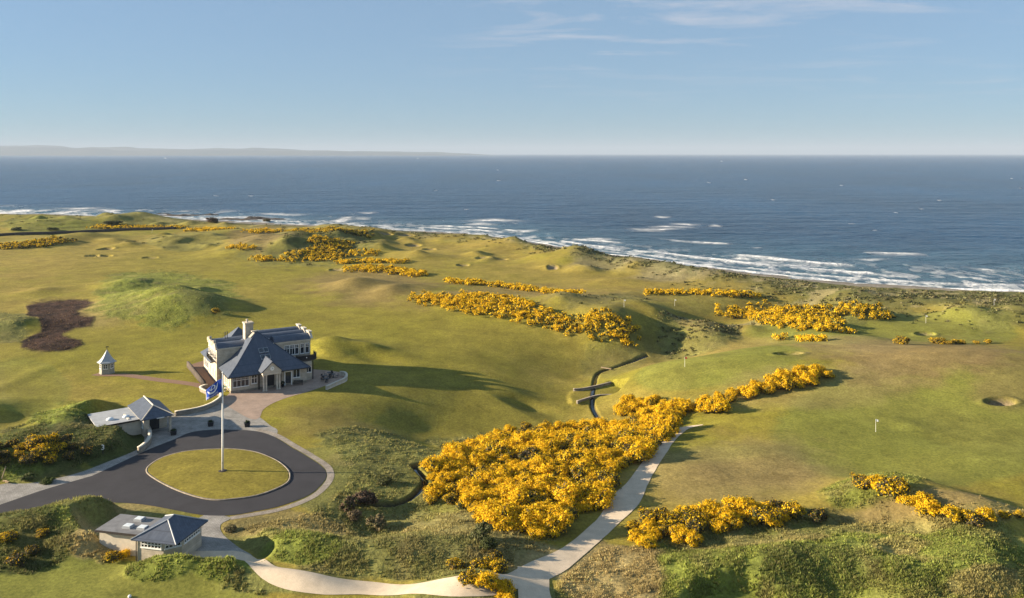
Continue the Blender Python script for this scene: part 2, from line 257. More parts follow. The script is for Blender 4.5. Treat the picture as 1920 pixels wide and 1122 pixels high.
def cover(X, Y):
    """base colour (n,3) and roughness of the sward 0..1"""
    u, v = CX + F * X / Y, HY + F * CH / Y
    big = fbm(X / 28, Y / 28, 4, 51); mid = fbm(X / 7, Y / 7, 4, 57); fine = fbm(X / 1.6, Y / 1.6, 3, 63)
    t = np.clip(0.5 + 2.2 * big + 0.9 * mid, 0, 1)[:, None]
    c = C_FAIR * t + C_GOLD * (1 - t)
    r = np.full(len(X), .05) + .34 * np.clip(mid * 2.2 + big * 1.4, 0, 1)
    nn = 0.55 * big + 0.75 * mid + 0.30 * fine
    for kind, cx, cy, rx, ry, s in ZONES:
        d = np.sqrt(((u - cx) / rx) ** 2 + ((v - cy) / ry) ** 2)
        m0 = d < 1.7
        if not m0.any(): continue
        soft = .12 if 'rough' in kind else .07 if kind == 'green' else .35
        m = np.where(m0, sstep(1 + soft, 1 - soft, d + (.22 if kind == 'green' else .9) * nn) * s, 0)
        c = c * (1 - m[:, None]) + ZC[kind] * m[:, None]
        r = r * (1 - m) + ZR[kind] * m
    # patchy tone inside rough areas
    k = np.clip(r, 0, 1)
    tone = 1 + (.9 * mid + 0.65 * fine) * k + 0.35 * mid * (1 - k)
    c = c * np.clip(tone, .45, 1.7)[:, None]
    straw = np.clip((vnoise(X / 3.1, Y / 3.1, 71) - .62) * 3, 0, 1) * k * .36
    c = c * (1 - straw[:, None]) + C_TAN * straw[:, None]
    # burnt heather patch
    m = sstep(4, -4, poly_dist(u, v, HEATH) + 16 * nn)
    c = c * (1 - m[:, None]) + (C_HEATH * (1 + 1.6 * mid + 1.4 * fine)[:, None]) * m[:, None]; r = r * (1 - m) + 1.0 * m
    # coast scrub, marram and beach
    d = Y - land_Y(u)
    m = sstep(-48, -20, d + 34 * nn) * sstep(700, 420, Y) * .85 + sstep(-30, -6, d + 20 * nn) * .5 * (Y > 420)
    m = np.clip(m, 0, 1); cs = np.where((mid > .08)[:, None], C_MARRAM, np.array([.088, .094, .040]))
    c = c * (1 - m[:, None]) + cs * m[:, None]; r = np.maximum(r, m * .9)
    h0 = d + 6 * fbm(u / 60, Y / 50, 3, 31)
    m = sstep(9, 16, h0); wet = sstep(25, 60, h0)[:, None]
    c = c * (1 - m[:, None]) + (C_BEACH * (1 - wet) + C_BEACH * .62 * wet) * m[:, None]; r = r * (1 - m)
    for (bx, by, rx, ry, dd) in _K:
        q = np.hypot((X - bx) / rx, (Y - by) / ry)
        m = sstep(.90, .74, q + .10 * mid); c = c * (1 - m[:, None]) + C_SAND * m[:, None]; r = r * (1 - m)
    db = line_dist(X, Y, BURN, 2.0); m = sstep(.66, .36, db) * (Y < 300)
    c = c * (1 - m[:, None]) + np.array([.05, .042, .03]) * m[:, None]; r = r * (1 - m)
    m = sstep(.3, -.3, poly_dist(X, Y, TEE)); c = c * (1 - m[:, None]) + C_GREEN * .95 * m[:, None]; r = r * (1 - m)
    return np.clip(c, .008, .8), np.clip(r, 0, 1)

# ------------------------------------------------------------------ mesh helpers
def link(name, me, mat=None, parent=None):
    o = bpy.data.objects.new(name, me); COL.objects.link(o)
    if mat is not None: me.materials.append(mat)
    if parent is not None: o.parent = parent
    return o
def mesh_np(name, verts, faces, face_col=None, vert_col=None, smooth=False):
    verts = np.asarray(verts, np.float32); faces = np.asarray(faces, np.int32)
    me = bpy.data.meshes.new(name); n, k = faces.shape
    me.vertices.add(len(verts)); me.vertices.foreach_set('co', verts.ravel())
    me.loops.add(n * k); me.loops.foreach_set('vertex_index', faces.ravel())
    me.polygons.add(n); me.polygons.foreach_set('loop_start', np.arange(0, n * k, k, dtype=np.int32))
    if smooth: me.polygons.foreach_set('use_smooth', np.ones(n, bool))
    for col, dom in ((face_col, 'FACE'), (vert_col, 'POINT')):
        if col is not None:
            a = me.attributes.new('col', 'FLOAT_COLOR', dom)
            a.data.foreach_set('color', np.hstack([col, np.ones((len(col), 1))]).astype(np.float32).ravel())
    me.update(calc_edges=True)
    return me
def tag(o, label=None, cat=None, group=None, kind=None):
    if label: o['label'] = label
    if cat: o['category'] = cat
    if group: o['group'] = group
    if kind: o['kind'] = kind
    return o
def empty(name, loc, rz=0.0):
    o = bpy.data.objects.new(name, None); COL.objects.link(o)
    o.location = [float(x) for x in loc]; o.rotation_euler = (0, 0, rz); o.empty_display_size = .3
    return o
def kids(o): return [c for c in COL.objects if c.parent == o]
def copy_tree(o, parent=None, ch=None):
    c = o.copy(); COL.objects.link(c); c.parent = parent
    for k in list(o.children): copy_tree(k, c)
    return c
class MB:
    def __init__(s): s.v, s.f = [], []
    def add(s, vs, fs):
        b = len(s.v); s.v += [tuple(float(q) for q in p) for p in vs]; s.f += [tuple(i + b for i in f) for f in fs]; return s
    def box(s, x0, x1, y0, y1, z0, z1):
        return s.add([(x0, y0, z0), (x1, y0, z0), (x1, y1, z0), (x0, y1, z0), (x0, y0, z1), (x1, y0, z1), (x1, y1, z1), (x0, y1, z1)],
                     [(3, 2, 1, 0), (4, 5, 6, 7), (0, 1, 5, 4), (1, 2, 6, 5), (2, 3, 7, 6), (3, 0, 4, 7)])
    def obox(s, c, a, b, d):
        c, a, b, d = (np.array(q, float) for q in (c, a, b, d))
        vs = [c + i * a + j * b + k * d for k in (-1, 1) for i, j in ((-1, -1), (1, -1), (1, 1), (-1, 1))]
        return s.add(vs, [(3, 2, 1, 0), (4, 5, 6, 7), (0, 1, 5, 4), (1, 2, 6, 5), (2, 3, 7, 6), (3, 0, 4, 7)])
    def prism(s, ring, ext):
        n = len(ring); e = np.array(ext, float); a = [np.array(p, float) for p in ring]
        return s.add(a + [p + e for p in a], [tuple(range(n))[::-1], tuple(range(n, 2 * n))] + [(i, (i + 1) % n, n + (i + 1) % n, n + i) for i in range(n)])
    def cyl(s, p0, p1, r0, r1=None, n=10):
        r1 = r0 if r1 is None else r1
        p0, p1 = np.array(p0, float), np.array(p1, float); d = p1 - p0; d /= np.linalg.norm(d) + 1e-9
        a = np.cross(d, (0, 0, 1) if abs(d[2]) < .9 else (1, 0, 0)); a /= np.linalg.norm(a); b = np.cross(d, a)
        vs = [p + r * (math.cos(2 * math.pi * i / n) * a + math.sin(2 * math.pi * i / n) * b) for p, r in ((p0, r0), (p1, r1)) for i in range(n)]
        return s.add(vs, [tuple(range(n)), tuple(range(2 * n - 1, n - 1, -1))] + [(i, n + i, n + (i + 1) % n, (i + 1) % n) for i in range(n)])
    def lathe(s, prof, n=12, c=(0, 0, 0), rot=0.0):
        vs, fs = [], []
        for r, z in prof:
            for i in range(n):
                a = 2 * math.pi * i / n + rot; vs.append((c[0] + r * math.cos(a), c[1] + r * math.sin(a), c[2] + z))
        for j in range(len(prof) - 1):
            for i in range(n): fs.append((j * n + i, j * n + (i + 1) % n, (j + 1) * n + (i + 1) % n, (j + 1) * n + i))
        fs.append(tuple(range(n))[::-1]); fs.append(tuple(range((len(prof) - 1) * n, len(prof) * n)))
        return s.add(vs, fs)
    def ball(s, c, r, n=10):
        pr = [(max(.001, r * math.sin(math.pi * k / 6)), -r * math.cos(math.pi * k / 6)) for k in range(7)]
        return s.lathe(pr, n, c)
    def build(s, name, mat, parent=None, smooth=False, bevel=0):
        me = bpy.data.meshes.new(name); me.from_pydata(s.v, [], s.f); me.update()
        if smooth:
            me.polygons.foreach_set('use_smooth', np.ones(len(me.polygons), bool))
        o = link(name, me, mat, parent)
        if bevel:
            m = o.modifiers.new('bevel', 'BEVEL'); m.width = bevel; m.segments = 1; m.limit_method = 'ANGLE'
        return o

# ------------------------------------------------------------------ materials
class Mat:
    def __init__(s, name, rough=.8, spec=.3):
        s.m = bpy.data.materials.new(name); s.m.use_nodes = True
        s.n, s.l = s.m.node_tree.nodes, s.m.node_tree.links
        s.b = s.n['Principled BSDF']; s.out = s.n['Material Output']
        s.b.inputs['Roughness'].default_value = rough; s.b.inputs['Specular IOR Level'].default_value = spec
        s.obj = None
    def co(s, kind='Object'):
        t = s.n.new('ShaderNodeTexCoord'); return t.outputs[kind]
    def noise(s, scale, detail=4, rough=.55, vec=None, stretch=None):
        t = s.n.new('ShaderNodeTexNoise'); t.inputs['Scale'].default_value = scale; t.inputs['Detail'].default_value = detail; t.inputs['Roughness'].default_value = rough
        v = vec or s.co()
        if stretch:
            mp = s.n.new('ShaderNodeMapping'); mp.inputs['Scale'].default_value = stretch; s.l.new(v, mp.inputs[0]); v = mp.outputs[0]
        s.l.new(v, t.inputs['Vector']); return t.outputs['Fac']
    def ramp(s, fac, stops):
        r = s.n.new('ShaderNodeValToRGB'); e = r.color_ramp.elements
        for i, (p, c) in enumerate(stops):
            q = e[i] if i < 2 else e.new(p); q.position = p; q.color = (*c, 1)
        s.l.new(fac, r.inputs[0]); return r.outputs[0]
    def math(s, op, a, b):
        n = s.n.new('ShaderNodeMath'); n.operation = op
        for i, x in enumerate((a, b)):
            if isinstance(x, (int, float)): n.inputs[i].default_value = x
            else: s.l.new(x, n.inputs[i])
        return n.outputs[0]
    def mul(s, col, fac, lo, hi):
        """colour times a factor that runs lo..hi with fac"""
        mr = s.n.new('ShaderNodeMapRange'); mr.inputs[1].default_value = .3; mr.inputs[2].default_value = .7; mr.inputs[3].default_value = lo; mr.inputs[4].default_value = hi
        s.l.new(fac, mr.inputs[0])
        v = s.n.new('ShaderNodeVectorMath'); v.operation = 'SCALE'
        if isinstance(col, tuple): v.inputs[0].default_value = col
        else: s.l.new(col, v.inputs[0])
        s.l.new(mr.outputs[0], v.inputs['Scale']); return v.outputs[0]
    def color(s, c):
        if isinstance(c, tuple): s.b.inputs['Base Color'].default_value = (*c, 1)
        else: s.l.new(c, s.b.inputs['Base Color'])
    def bump(s, fac, dist=.05, strength=1.0):
        b = s.n.new('ShaderNodeBump'); b.inputs['Distance'].default_value = dist; b.inputs['Strength'].default_value = strength
        s.l.new(fac, b.inputs['Height']); s.l.new(b.outputs[0], s.b.inputs['Normal'])
    def attr(s, name='col'):
        a = s.n.new('ShaderNodeAttribute'); a.attribute_name = name; return a
    def brick(s, c1, c2, mortar, w, h, vec=None, scale=1.0):
        t = s.n.new('ShaderNodeTexBrick'); t.inputs['Scale'].default_value = scale
        t.inputs['Brick Width'].default_value = w; t.inputs['Row Height'].default_value = h; t.inputs['Mortar Size'].default_value = .012; t.inputs['Mortar Smooth'].default_value = .2
        for k, c in (('Color1', c1), ('Color2', c2), ('Mortar', mortar)): t.inputs[k].default_value = (*c, 1)
        s.l.new(vec or s.co(), t.inputs['Vector']); return t

def plain(name, c, rough=.7, spec=.3, var=.25, scale=3.0, metal=0.0):
    m = Mat(name, rough, spec); m.color(m.mul(c, m.noise(scale, 4), 1 - var, 1 + var)); m.b.inputs['Metallic'].default_value = metal
    return m.m
def leafy(name, trans=.25):
    m = Mat(name, .75, .15); a = m.attr(); m.color(a.outputs['Color'])
    t = m.n.new('ShaderNodeBsdfTranslucent'); m.l.new(a.outputs['Color'], t.inputs[0])
    mx = m.n.new('ShaderNodeMixShader'); mx.inputs[0].default_value = trans
    m.l.new(m.b.outputs[0], mx.inputs[1]); m.l.new(t.outputs[0], mx.inputs[2]); m.l.new(mx.outputs[0], m.out.inputs[0])
    return m.m
M = {}
g = Mat('turf', .95, .08)
a = g.attr(); pos = g.co('Object')
cl = g.mul(a.outputs['Color'], g.noise(2.4, 5, .65, pos), .72, 1.28)
cl = g.mul(cl, g.noise(11.0, 4, .7, pos), .74, 1.26)
cl = g.mul(cl, g.noise(.17, 4, .6, pos), .80, 1.18); cl = g.mul(cl, g.noise(.6, 4, .65, pos), .86, 1.12); g.color(cl)
ro = g.attr('rough').outputs['Fac']; g.bump(g.math('ADD', g.math('MULTIPLY', g.noise(7.0, 5, .75, pos), .10), g.math('MULTIPLY', g.math('MULTIPLY', g.noise(1.3, 5, .7, pos), ro), .55)), 1.0, .55); M['turf'] = g.m
M['leaf'] = leafy('leaf', .22); M['blossom'] = leafy('blossom', .30); M['blade'] = leafy('blade', .42)
def pavers(name, c1, c2, mort, w, h, var=.2, rough=.85):
    m = Mat(name, rough, .25); p = m.co()
    t = m.brick(c1, c2, mort, w, h, p)
    c = m.mul(t.outputs['Color'], m.noise(.5, 5, .6, p), 1 - var, 1 + var); c = m.mul(c, m.noise(6, 3, .6, p), .85, 1.15); m.color(c)
    m.bump(m.math('ADD', m.math('MULTIPLY', t.outputs['Fac'], -.5), m.noise(9, 3, .6, p)), .02, .6); return m.m
M['cobble'] = pavers('cobble', (.30, .285, .265), (.24, .225, .205), (.13, .12, .10), .34, .22, .28)
M['paver'] = pavers('paver', (.36, .26, .20), (.30, .225, .18), (.19, .15, .12), .42, .21, .18)
M['border'] = pavers('border', (.33, .285, .23), (.25, .215, .18), (.14, .12, .1), .26, .2, .3)
m = Mat('asphalt', .85, .3); p = m.co(); c = m.mul((.029, .028, .033), m.noise(40, 3, .7, p), .7, 1.3); c = m.mul(c, m.noise(.35, 5, .6, p), .82, 1.22); m.color(c); m.bump(m.noise(60, 2, .6, p), .01, .5); M['asphalt'] = m.m
m = Mat('crushed_stone', .95, .15); p = m.co(); c = m.mul((.56, .46, .34), m.noise(14, 4, .7, p), .82, 1.16); c = m.mul(c, m.noise(.6, 5, .65, p), .84, 1.12); m.color(c); m.bump(m.noise(30, 3, .7, p), .015, .6); M['gravel'] = m.m
m = Mat('earth_path', .95, .1); p = m.co(); c = m.mul((.21, .135, .095), m.noise(4, 4, .7, p), .8, 1.2); m.color(c); M['earth'] = m.m
def stone(name, c, w=.7, h=.3, var=.16):
    m = Mat(name, .88, .2); p = m.co()
    mp = m.n.new('ShaderNodeMapping'); mp.inputs['Rotation'].default_value = (R(90), 0, 0); m.l.new(p, mp.inputs[0])
    d = tuple(x * .82 for x in c); mo = tuple(x * .68 for x in c)
    t = m.brick(c, d, mo, w, h, mp.outputs[0]); q = m.mul(t.outputs['Color'], m.noise(1.1, 5, .6, p), 1 - var, 1 + var); m.color(q)
    m.bump(m.noise(8, 4, .65, p), .02, .5); return m.m
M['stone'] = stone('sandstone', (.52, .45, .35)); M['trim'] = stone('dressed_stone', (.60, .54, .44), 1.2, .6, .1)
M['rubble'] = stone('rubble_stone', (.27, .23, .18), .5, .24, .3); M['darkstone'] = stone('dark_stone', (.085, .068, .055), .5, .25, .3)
M['render'] = plain('pale_render', (.56, .50, .40), .9, .15, .1, 1.5)
m = Mat('slate', .55, .35); p = m.co()
mp = m.n.new('ShaderNodeMapping'); mp.inputs['Rotation'].default_value = (R(55), 0, 0); m.l.new(p, mp.inputs[0])
t = m.brick((.074, .090, .122), (.060, .074, .104), (.046, .056, .078), .36, .22, mp.outputs[0]); c = m.mul(t.outputs['Color'], m.noise(1.4, 5, .65, p), .85, 1.18); m.color(c); M['slate'] = m.m
M['lead'] = plain('lead_sheet', (.32, .34, .36), .55, .4, .12, 2.5)
M['membrane'] = plain('roof_membrane', (.17, .17, .175), .7, .3, .2, 1.2)
M['zinc'] = plain('pale_membrane', (.34, .35, .36), .6, .3, .16, .8)
M['white'] = plain('white_paint', (.78, .77, .74), .5, .4, .05, 4)
M['black'] = plain('black_metal', (.018, .019, .022), .5, .4, .3, 6)
M['dark'] = plain('dark_timber', (.040, .032, .028), .7, .25, .3, 5)
M['wood'] = plain('weathered_wood', (.30, .22, .14), .85, .2, .3, 5)
M['hutpaint'] = plain('grey_green_paint', (.30, .30, .25), .7, .25, .12, 3)
m = Mat('window_glass', .06, .6); m.color(m.mul((.020, .026, .034), m.noise(.9, 3), .5, 1.6)); M['glass'] = m.m
m = Mat('skylight_glass', .1, .6); m.color(m.mul((.02, .035, .05), m.noise(1.5, 3), .7, 1.3)); M['skyglass'] = m.m
M['dome'] = plain('skylight_dome', (.62, .66, .68), .3, .5, .08, 3)
M['flagblue'] = plain('blue_flag_cloth', (.016, .060, .34), .8, .2, .12, 2)
M['flagwhite'] = plain('white_print', (.78, .78, .78), .8, .2, .04, 4)
M['red'] = plain('red_cloth', (.45, .05, .04), .8, .2, .1, 4); M['yellowcloth'] = plain('yellow_cloth', (.6, .42, .06), .8, .2, .1, 4)
M['orange'] = plain('orange_paint', (.55, .16, .05), .6, .3, .1, 4); M['greenplastic'] = plain('green_fabric', (.03, .25, .11), .7, .3, .15, 8)
M['rock'] = plain('sea_rock', (.06, .048, .04), .85, .3, .4, .6)
m = Mat('burn_water', .08, .5); m.color((.008, .010, .010)); m.bump(m.noise(3, 3), .03, .3); M['water'] = m.m

# ------------------------------------------------------------------ ground
def make_ground():
    vs = np.concatenate([np.arange(376, 480, .5), np.arange(480, 1122, 1.0), np.arange(1122, 1420, 2.5)])
    us = np.arange(-420, 2341, 2.3)
    U, V = np.meshgrid(us, vs); k = CH / (V - HY)
    X, Y = ((U - CX) * k).ravel(), (F * k).ravel()
    c, r = cover(X, Y)
    det = r * (0.26 * fbm(X / 1.1, Y / 1.1, 3, 81) + 0.55 * fbm(X / 3.4, Y / 3.4, 3, 85)) + .05 * fbm(X / 3, Y / 3, 3, 88) + r * 1.1 * fbm(X / 9, Y / 9, 2, 89) * sstep(380, 420, Y)
    Z = height(X, Y, det)
    nr, nc = len(vs), len(us); i = np.arange(nr * nc).reshape(nr, nc)
    f = np.stack([i[:-1, :-1], i[1:, :-1], i[1:, 1:], i[:-1, 1:]], -1).reshape(-1, 4)
    me = mesh_np('ground', np.stack([X, Y, Z], 1), f, vert_col=c, smooth=True)
    a = me.attributes.new('rough', 'FLOAT', 'POINT'); a.data.foreach_set('value', r.astype(np.float32))
    o = link('ground', me, M['turf'])
    tag(o, kind='structure'); return o
make_ground()

# ------------------------------------------------------------------ sea, far hills, air
def make_sea():
    vs = np.concatenate([np.geomspace(1.7, 26, 34)[:-1] + HY, np.arange(HY + 26, 420, 1.0), np.arange(420, 590, .7)])
    us = np.arange(-500, 2421, 3.2)
    U, V = np.meshgrid(us, vs); k = (CH - SEA_Z) / (V - HY)
    X, Y = ((U - CX) * k).ravel(), (F * k).ravel(); u, v = U.ravel(), V.ravel()
    D = (Y - water_Y(u)) * np.interp(u, [0, 700, 1000], [1.0, .9, .72])
    wob = 16 * fbm(X / 46, Y / 46, 3, 91)
    foam = np.zeros(len(X)); hump = np.zeros(len(X))
    right = sstep(620, 900, u)
    for off, wid, thr, amp in ((2, 2.6, .22, 1), (11, 1.8, .46, .85), (24, 2.6, .48, 1), (42, 2.8, .60, .95), (78, 2.8, .72, .9)):
        d = D - off - wob * (.35 + off / 90)
        patch = sstep(thr - .06, thr + .10, vnoise(X / 26 + off, Y / 90 + off * 3, 95) * .65 + vnoise(X / 7, Y / 14, 96 + off) * .35)
        ln = np.exp(-(np.where(d > 0, d / (wid * .55), d / (wid * 1.5))) ** 2) * (np.maximum(patch, right * (.75 if off < 20 else .0) * (.6 + .5 * vnoise(X / 9, Y / 16, 97))) * amp)
        foam = np.maximum(foam, ln); hump += np.exp(-(d / (wid * 1.4)) ** 2) * (.25 + .5 * patch) * (off > 15)
    lace = sstep(.50, .66, vnoise(X / 5, Y / 9, 99) * .6 + vnoise(X / 1.9, Y / 3.2, 98) * .4) * sstep(60, 12, D + wob) * .62
    foam = np.maximum(foam, lace)
    # rougher broken water round the skerries on the left
    brk = sstep(.50, .68, fbm(X / 34, Y / 46, 3, 102) + .5) * sstep(.40, .62, vnoise(X / 8, Y / 26, 104)) * sstep(150, 30, D + wob) * (1 - right) * .95
    foam = np.maximum(foam, brk)
    rr = np.random.default_rng(5)
    caps = [(1258, 426, 34, 1.6), (1230, 430, 40, 1.4), (1285, 421, 22, 1.2), (1215, 434, 24, 1.1), (925, 414, 42, 2.2), (1340, 424, 10, 1.8), (1242, 407, 12, 1.4), (150, 391, 36, 1.6), (1632, 487, 26, 2), (1390, 486, 20, 3.2), (900, 421, 24, 2), (985, 433, 18, 2), (690, 399, 16, 1.2), (525, 402, 40, 1.6), (440, 408, 60, 2.0), (1865, 536, 40, 4), (1500, 498, 40, 3), (1120, 449, 30, 2)]
    for _ in range(36):
        q = 297 + 170 * rr.random() ** 1.5; caps.append((rr.uniform(-100, 2000), q, rr.uniform(2, 6) * (q - 270) / 130, rr.uniform(.3, .6) * (q - 270) / 140))
    for a, b, w, h in caps:
        w, h = w * 1.0, max(h, .5); m = (np.abs(u - a) < 2.2 * w) & (np.abs(v - b) < 3 * h)
        if not m.any(): continue
        e = ((u[m] - a) / w) ** 2 + ((v[m] - b + .5 * h * np.sin((u[m] - a) / w * 2 + a)) / h) ** 2
        foam[m] = np.maximum(foam[m], np.exp(-1.2 * e) * np.clip(.45 + .9 * vnoise(X[m] / 5, Y[m] / 9, 120), 0, 1))
    foam *= np.clip(.62 + .6 * vnoise(X / 2.6, Y / 4.5, 130), 0, 1.05)
    Z = SEA_Z + .8 * fbm(X / 16, Y / 9, 3, 140) * sstep(1600, 500, Y) + .5 * hump
    sh = sstep(160, -10, D)[:, None]
    c = np.array([.005, .036, .086]) * (1 - sh) + np.array([.045, .098, .130]) * sh
    c = c * (1 + .9 * fbm(X / 120, Y / 300, 4, 150))[:, None]
    c = c * (1 - foam[:, None]) + np.array([.80, .80, .80]) * foam[:, None]
    nr, nc = len(vs), len(us); i = np.arange(nr * nc).reshape(nr, nc)
    f = np.stack([i[:-1, :-1], i[1:, :-1], i[1:, 1:], i[:-1, 1:]], -1).reshape(-1, 4)
    me = mesh_np('sea', np.stack([X, Y, Z], 1), f, vert_col=np.clip(c, 0, .85), smooth=True)
    a = me.attributes.new('foam', 'FLOAT', 'POINT'); a.data.foreach_set('value', foam.astype(np.float32))
    m = Mat('sea_water', .28, .18); m.color(m.attr().outputs['Color'])
    fo = m.attr('foam').outputs['Fac']
    mr = m.n.new('ShaderNodeMapRange'); mr.inputs[3].default_value = .22; mr.inputs[4].default_value = .95; m.l.new(fo, mr.inputs[0]); m.l.new(mr.outputs[0], m.b.inputs['Roughness'])
    p = m.co()
    w1 = m.noise(.10, 5, .62, p, (1.0, 2.0, 1)); w2 = m.noise(.42, 4, .6, p, (1.0, 1.7, 1)); w3 = m.noise(.012, 4, .6, p, (1.0, 2.4, 1))
    hgt = m.math('ADD', m.math('ADD', m.math('MULTIPLY', w1, 1.0), m.math('MULTIPLY', w2, .30)), m.math('MULTIPLY', w3, 4.0))
    m.bump(hgt, 3.6, 1.0)
    tag(link('sea', me, m.m), kind='structure')
make_sea()

def make_hills():
    m = Mat('far_hills', .95, .05); m.color(m.ramp(m.noise(.0006, 5), [(.3, (.07, .09, .10)), (.7, (.11, .115, .10))]))
    for nm, dist, prof, sd in (('hills', 25000, [(-700, 20), (-200, 24), (0, 22), (120, 19), (145, 15), (210, 17), (330, 13), (450, 13), (560, 10), (640, 7), (780, 5), (900, 1.5), (930, 0)], 3),
                               ('hills', 22000, [(-700, 15), (-100, 13), (40, 15), (180, 13), (210, 9), (300, 8), (420, 9), (560, 6), (700, 4), (800, 2.5), (860, 0)], 8)):
        a = np.array(prof, float); us = np.arange(a[0, 0], a[-1, 0] + 1, 5.0)
        hp = np.interp(us, a[:, 0], a[:, 1]) * (1 + .30 * fbm(us / 60, us * 0 + sd, 4, sd))
        rows = []
        for k, (dd, hh) in enumerate(((-1800, -.02), (-1000, .45), (-400, .85), (0, 1.0), (600, .8), (1800, -.02))):
            Y = dist + dd; jit = 1 + (.25 * fbm(us / 34, us * 0 + k * 3.3, 3, sd + k) if 0 < k < 5 else 0)
            rows.append(np.stack([(us - CX) / F * Y, us * 0 + Y, np.maximum(hh * jit * (.8 * hp * dist / F + 40 * np.clip(hp / 4, 0, 1)), -30 if hh < 0 else 0) + SEA_Z - (3 if hh < 0 else 0)], 1))
        n = len(us); i = np.arange(n * 6).reshape(6, n)
        f = np.stack([i[:-1, :-1], i[:-1, 1:], i[1:, 1:], i[1:, :-1]], -1).reshape(-1, 4)
        tag(link(nm, mesh_np(nm, np.vstack(rows), f, smooth=True), m.m), kind='structure')
make_hills()
def make_haze():
    mb = MB().box(-46000, 46000, -400, 52000, -40, 420)
    m = bpy.data.materials.new('haze_air'); m.use_nodes = True; n, l = m.node_tree.nodes, m.node_tree.links
    n.remove(n['Principled BSDF']); v = n.new('ShaderNodeVolumePrincipled')
    v.inputs['Density'].default_value = 4.4e-5; v.inputs['Color'].default_value = (.45, .54, .68, 1); v.inputs['Anisotropy'].default_value = 0.0
    l.new(v.outputs[0], n['Material Output'].inputs['Volume'])
    o = mb.build('haze', m); tag(o, kind='stuff')
make_haze()

# ------------------------------------------------------------------ drive, forecourt, paths
def sheet(name, pts, z, mat, px=True, smooth=True, kind='structure'):
    q = PXY(pts) if px else np.asarray(pts)
    if smooth: q = smooth_line(q, .5, True)
    me = bpy.data.meshes.new(name); me.from_pydata([(x, y, z) for x, y in q], [], [tuple(range(len(q)))]); me.update()
    if me.polygons[0].normal.z < 0: me.flip_normals()
    o = link(name, me, M[mat] if isinstance(mat, str) else mat); tag(o, kind=kind); return o
def ribbon(name, line, width, mat, lift=.04, n=6, kind='structure', detail=True):
    """a strip laid on the ground along a line; width a number or one value per point"""
    L = np.asarray(line); t = np.gradient(L, axis=0); t /= np.linalg.norm(t, axis=1)[:, None] + 1e-9
    nrm = np.stack([-t[:, 1], t[:, 0]], 1); w = np.broadcast_to(np.asarray(width, float), (len(L),))
    i_ = np.arange(len(L)) / 4.0; wobs = {-1: 1 + .16 * fbm(i_, i_ * 0, 4, 7), 1: 1 + .16 * fbm(i_, i_ * 0, 4, 13)}
    pts = np.stack([L + nrm * (w * wobs[-1 if s < 0 else 1] * s / 2)[:, None] for s in np.linspace(-1, 1, n)], 1)
    Z = height(pts[..., 0].ravel(), pts[..., 1].ravel()) + lift
    V = np.column_stack([pts.reshape(-1, 2), Z]); i = np.arange(len(V)).reshape(len(L), n)
    f = np.stack([i[:-1, :-1], i[1:, :-1], i[1:, 1:], i[:-1, 1:]], -1).reshape(-1, 4)
    o = link(name, mesh_np(name, V, f[:, ::-1] if False else f, smooth=True), M[mat]); tag(o, kind=kind); return o
FORE = [(-330, 1015), (-60, 938), (0, 909), (60, 906), (140, 889), (200, 867), (250, 847), (268, 834), (270, 810), (262, 795), (270, 784), (330, 775), (395, 764), (404, 752), (420, 748), (440, 755), (480, 778), (505, 797), (520, 812), (480, 850), (300, 900), (100, 960), (-320, 1035)]
sheet('forecourt', FORE, .012, 'cobble')
sheet('terrace', [(408, 748), (431, 737), (440, 700), (520, 690), (600, 694), (640, 699), (647, 706), (640, 711), (617, 721), (580, 734), (545, 744), (515, 755), (494, 768), (486, 784), (470, 786), (440, 770), (420, 757)], .018, 'paver')
ROAD = [(-330, 1030), (-60, 967), (0, 947), (85, 918), (161, 896), (185, 872 + 18), (275, 845), (325, 825), (355, 812), (387, 807), (425, 806), (480, 809), (515, 820), (548, 840), (580, 859), (603, 875), (612, 889), (606, 905), (580, 928), (530, 948), (480, 959), (430, 967), (377, 966), (327, 957), (284, 949), (240, 944), (190, 945), (90, 962), (0, 985), (-330, 1075)]
ROAD[5] = (183, 888)
sheet('driveway', ROAD, .030, 'asphalt')
bl = smooth_line(PXY([(482, 806), (517, 816), (552, 836), (586, 856), (611, 873), (620, 889), (613, 908), (586, 932), (534, 953), (482, 964), (432, 972)]), .5)
ribbon('cobble_border', bl, 1.05, 'border', .022, 3)
sheet('yard', [(352, 1048), (330, 1030), (345, 1000), (384, 966), (432, 971), (414, 984), (418, 1002), (446, 1026), (474, 1045), (440, 1056), (390, 1056)], .026, 'cobble')
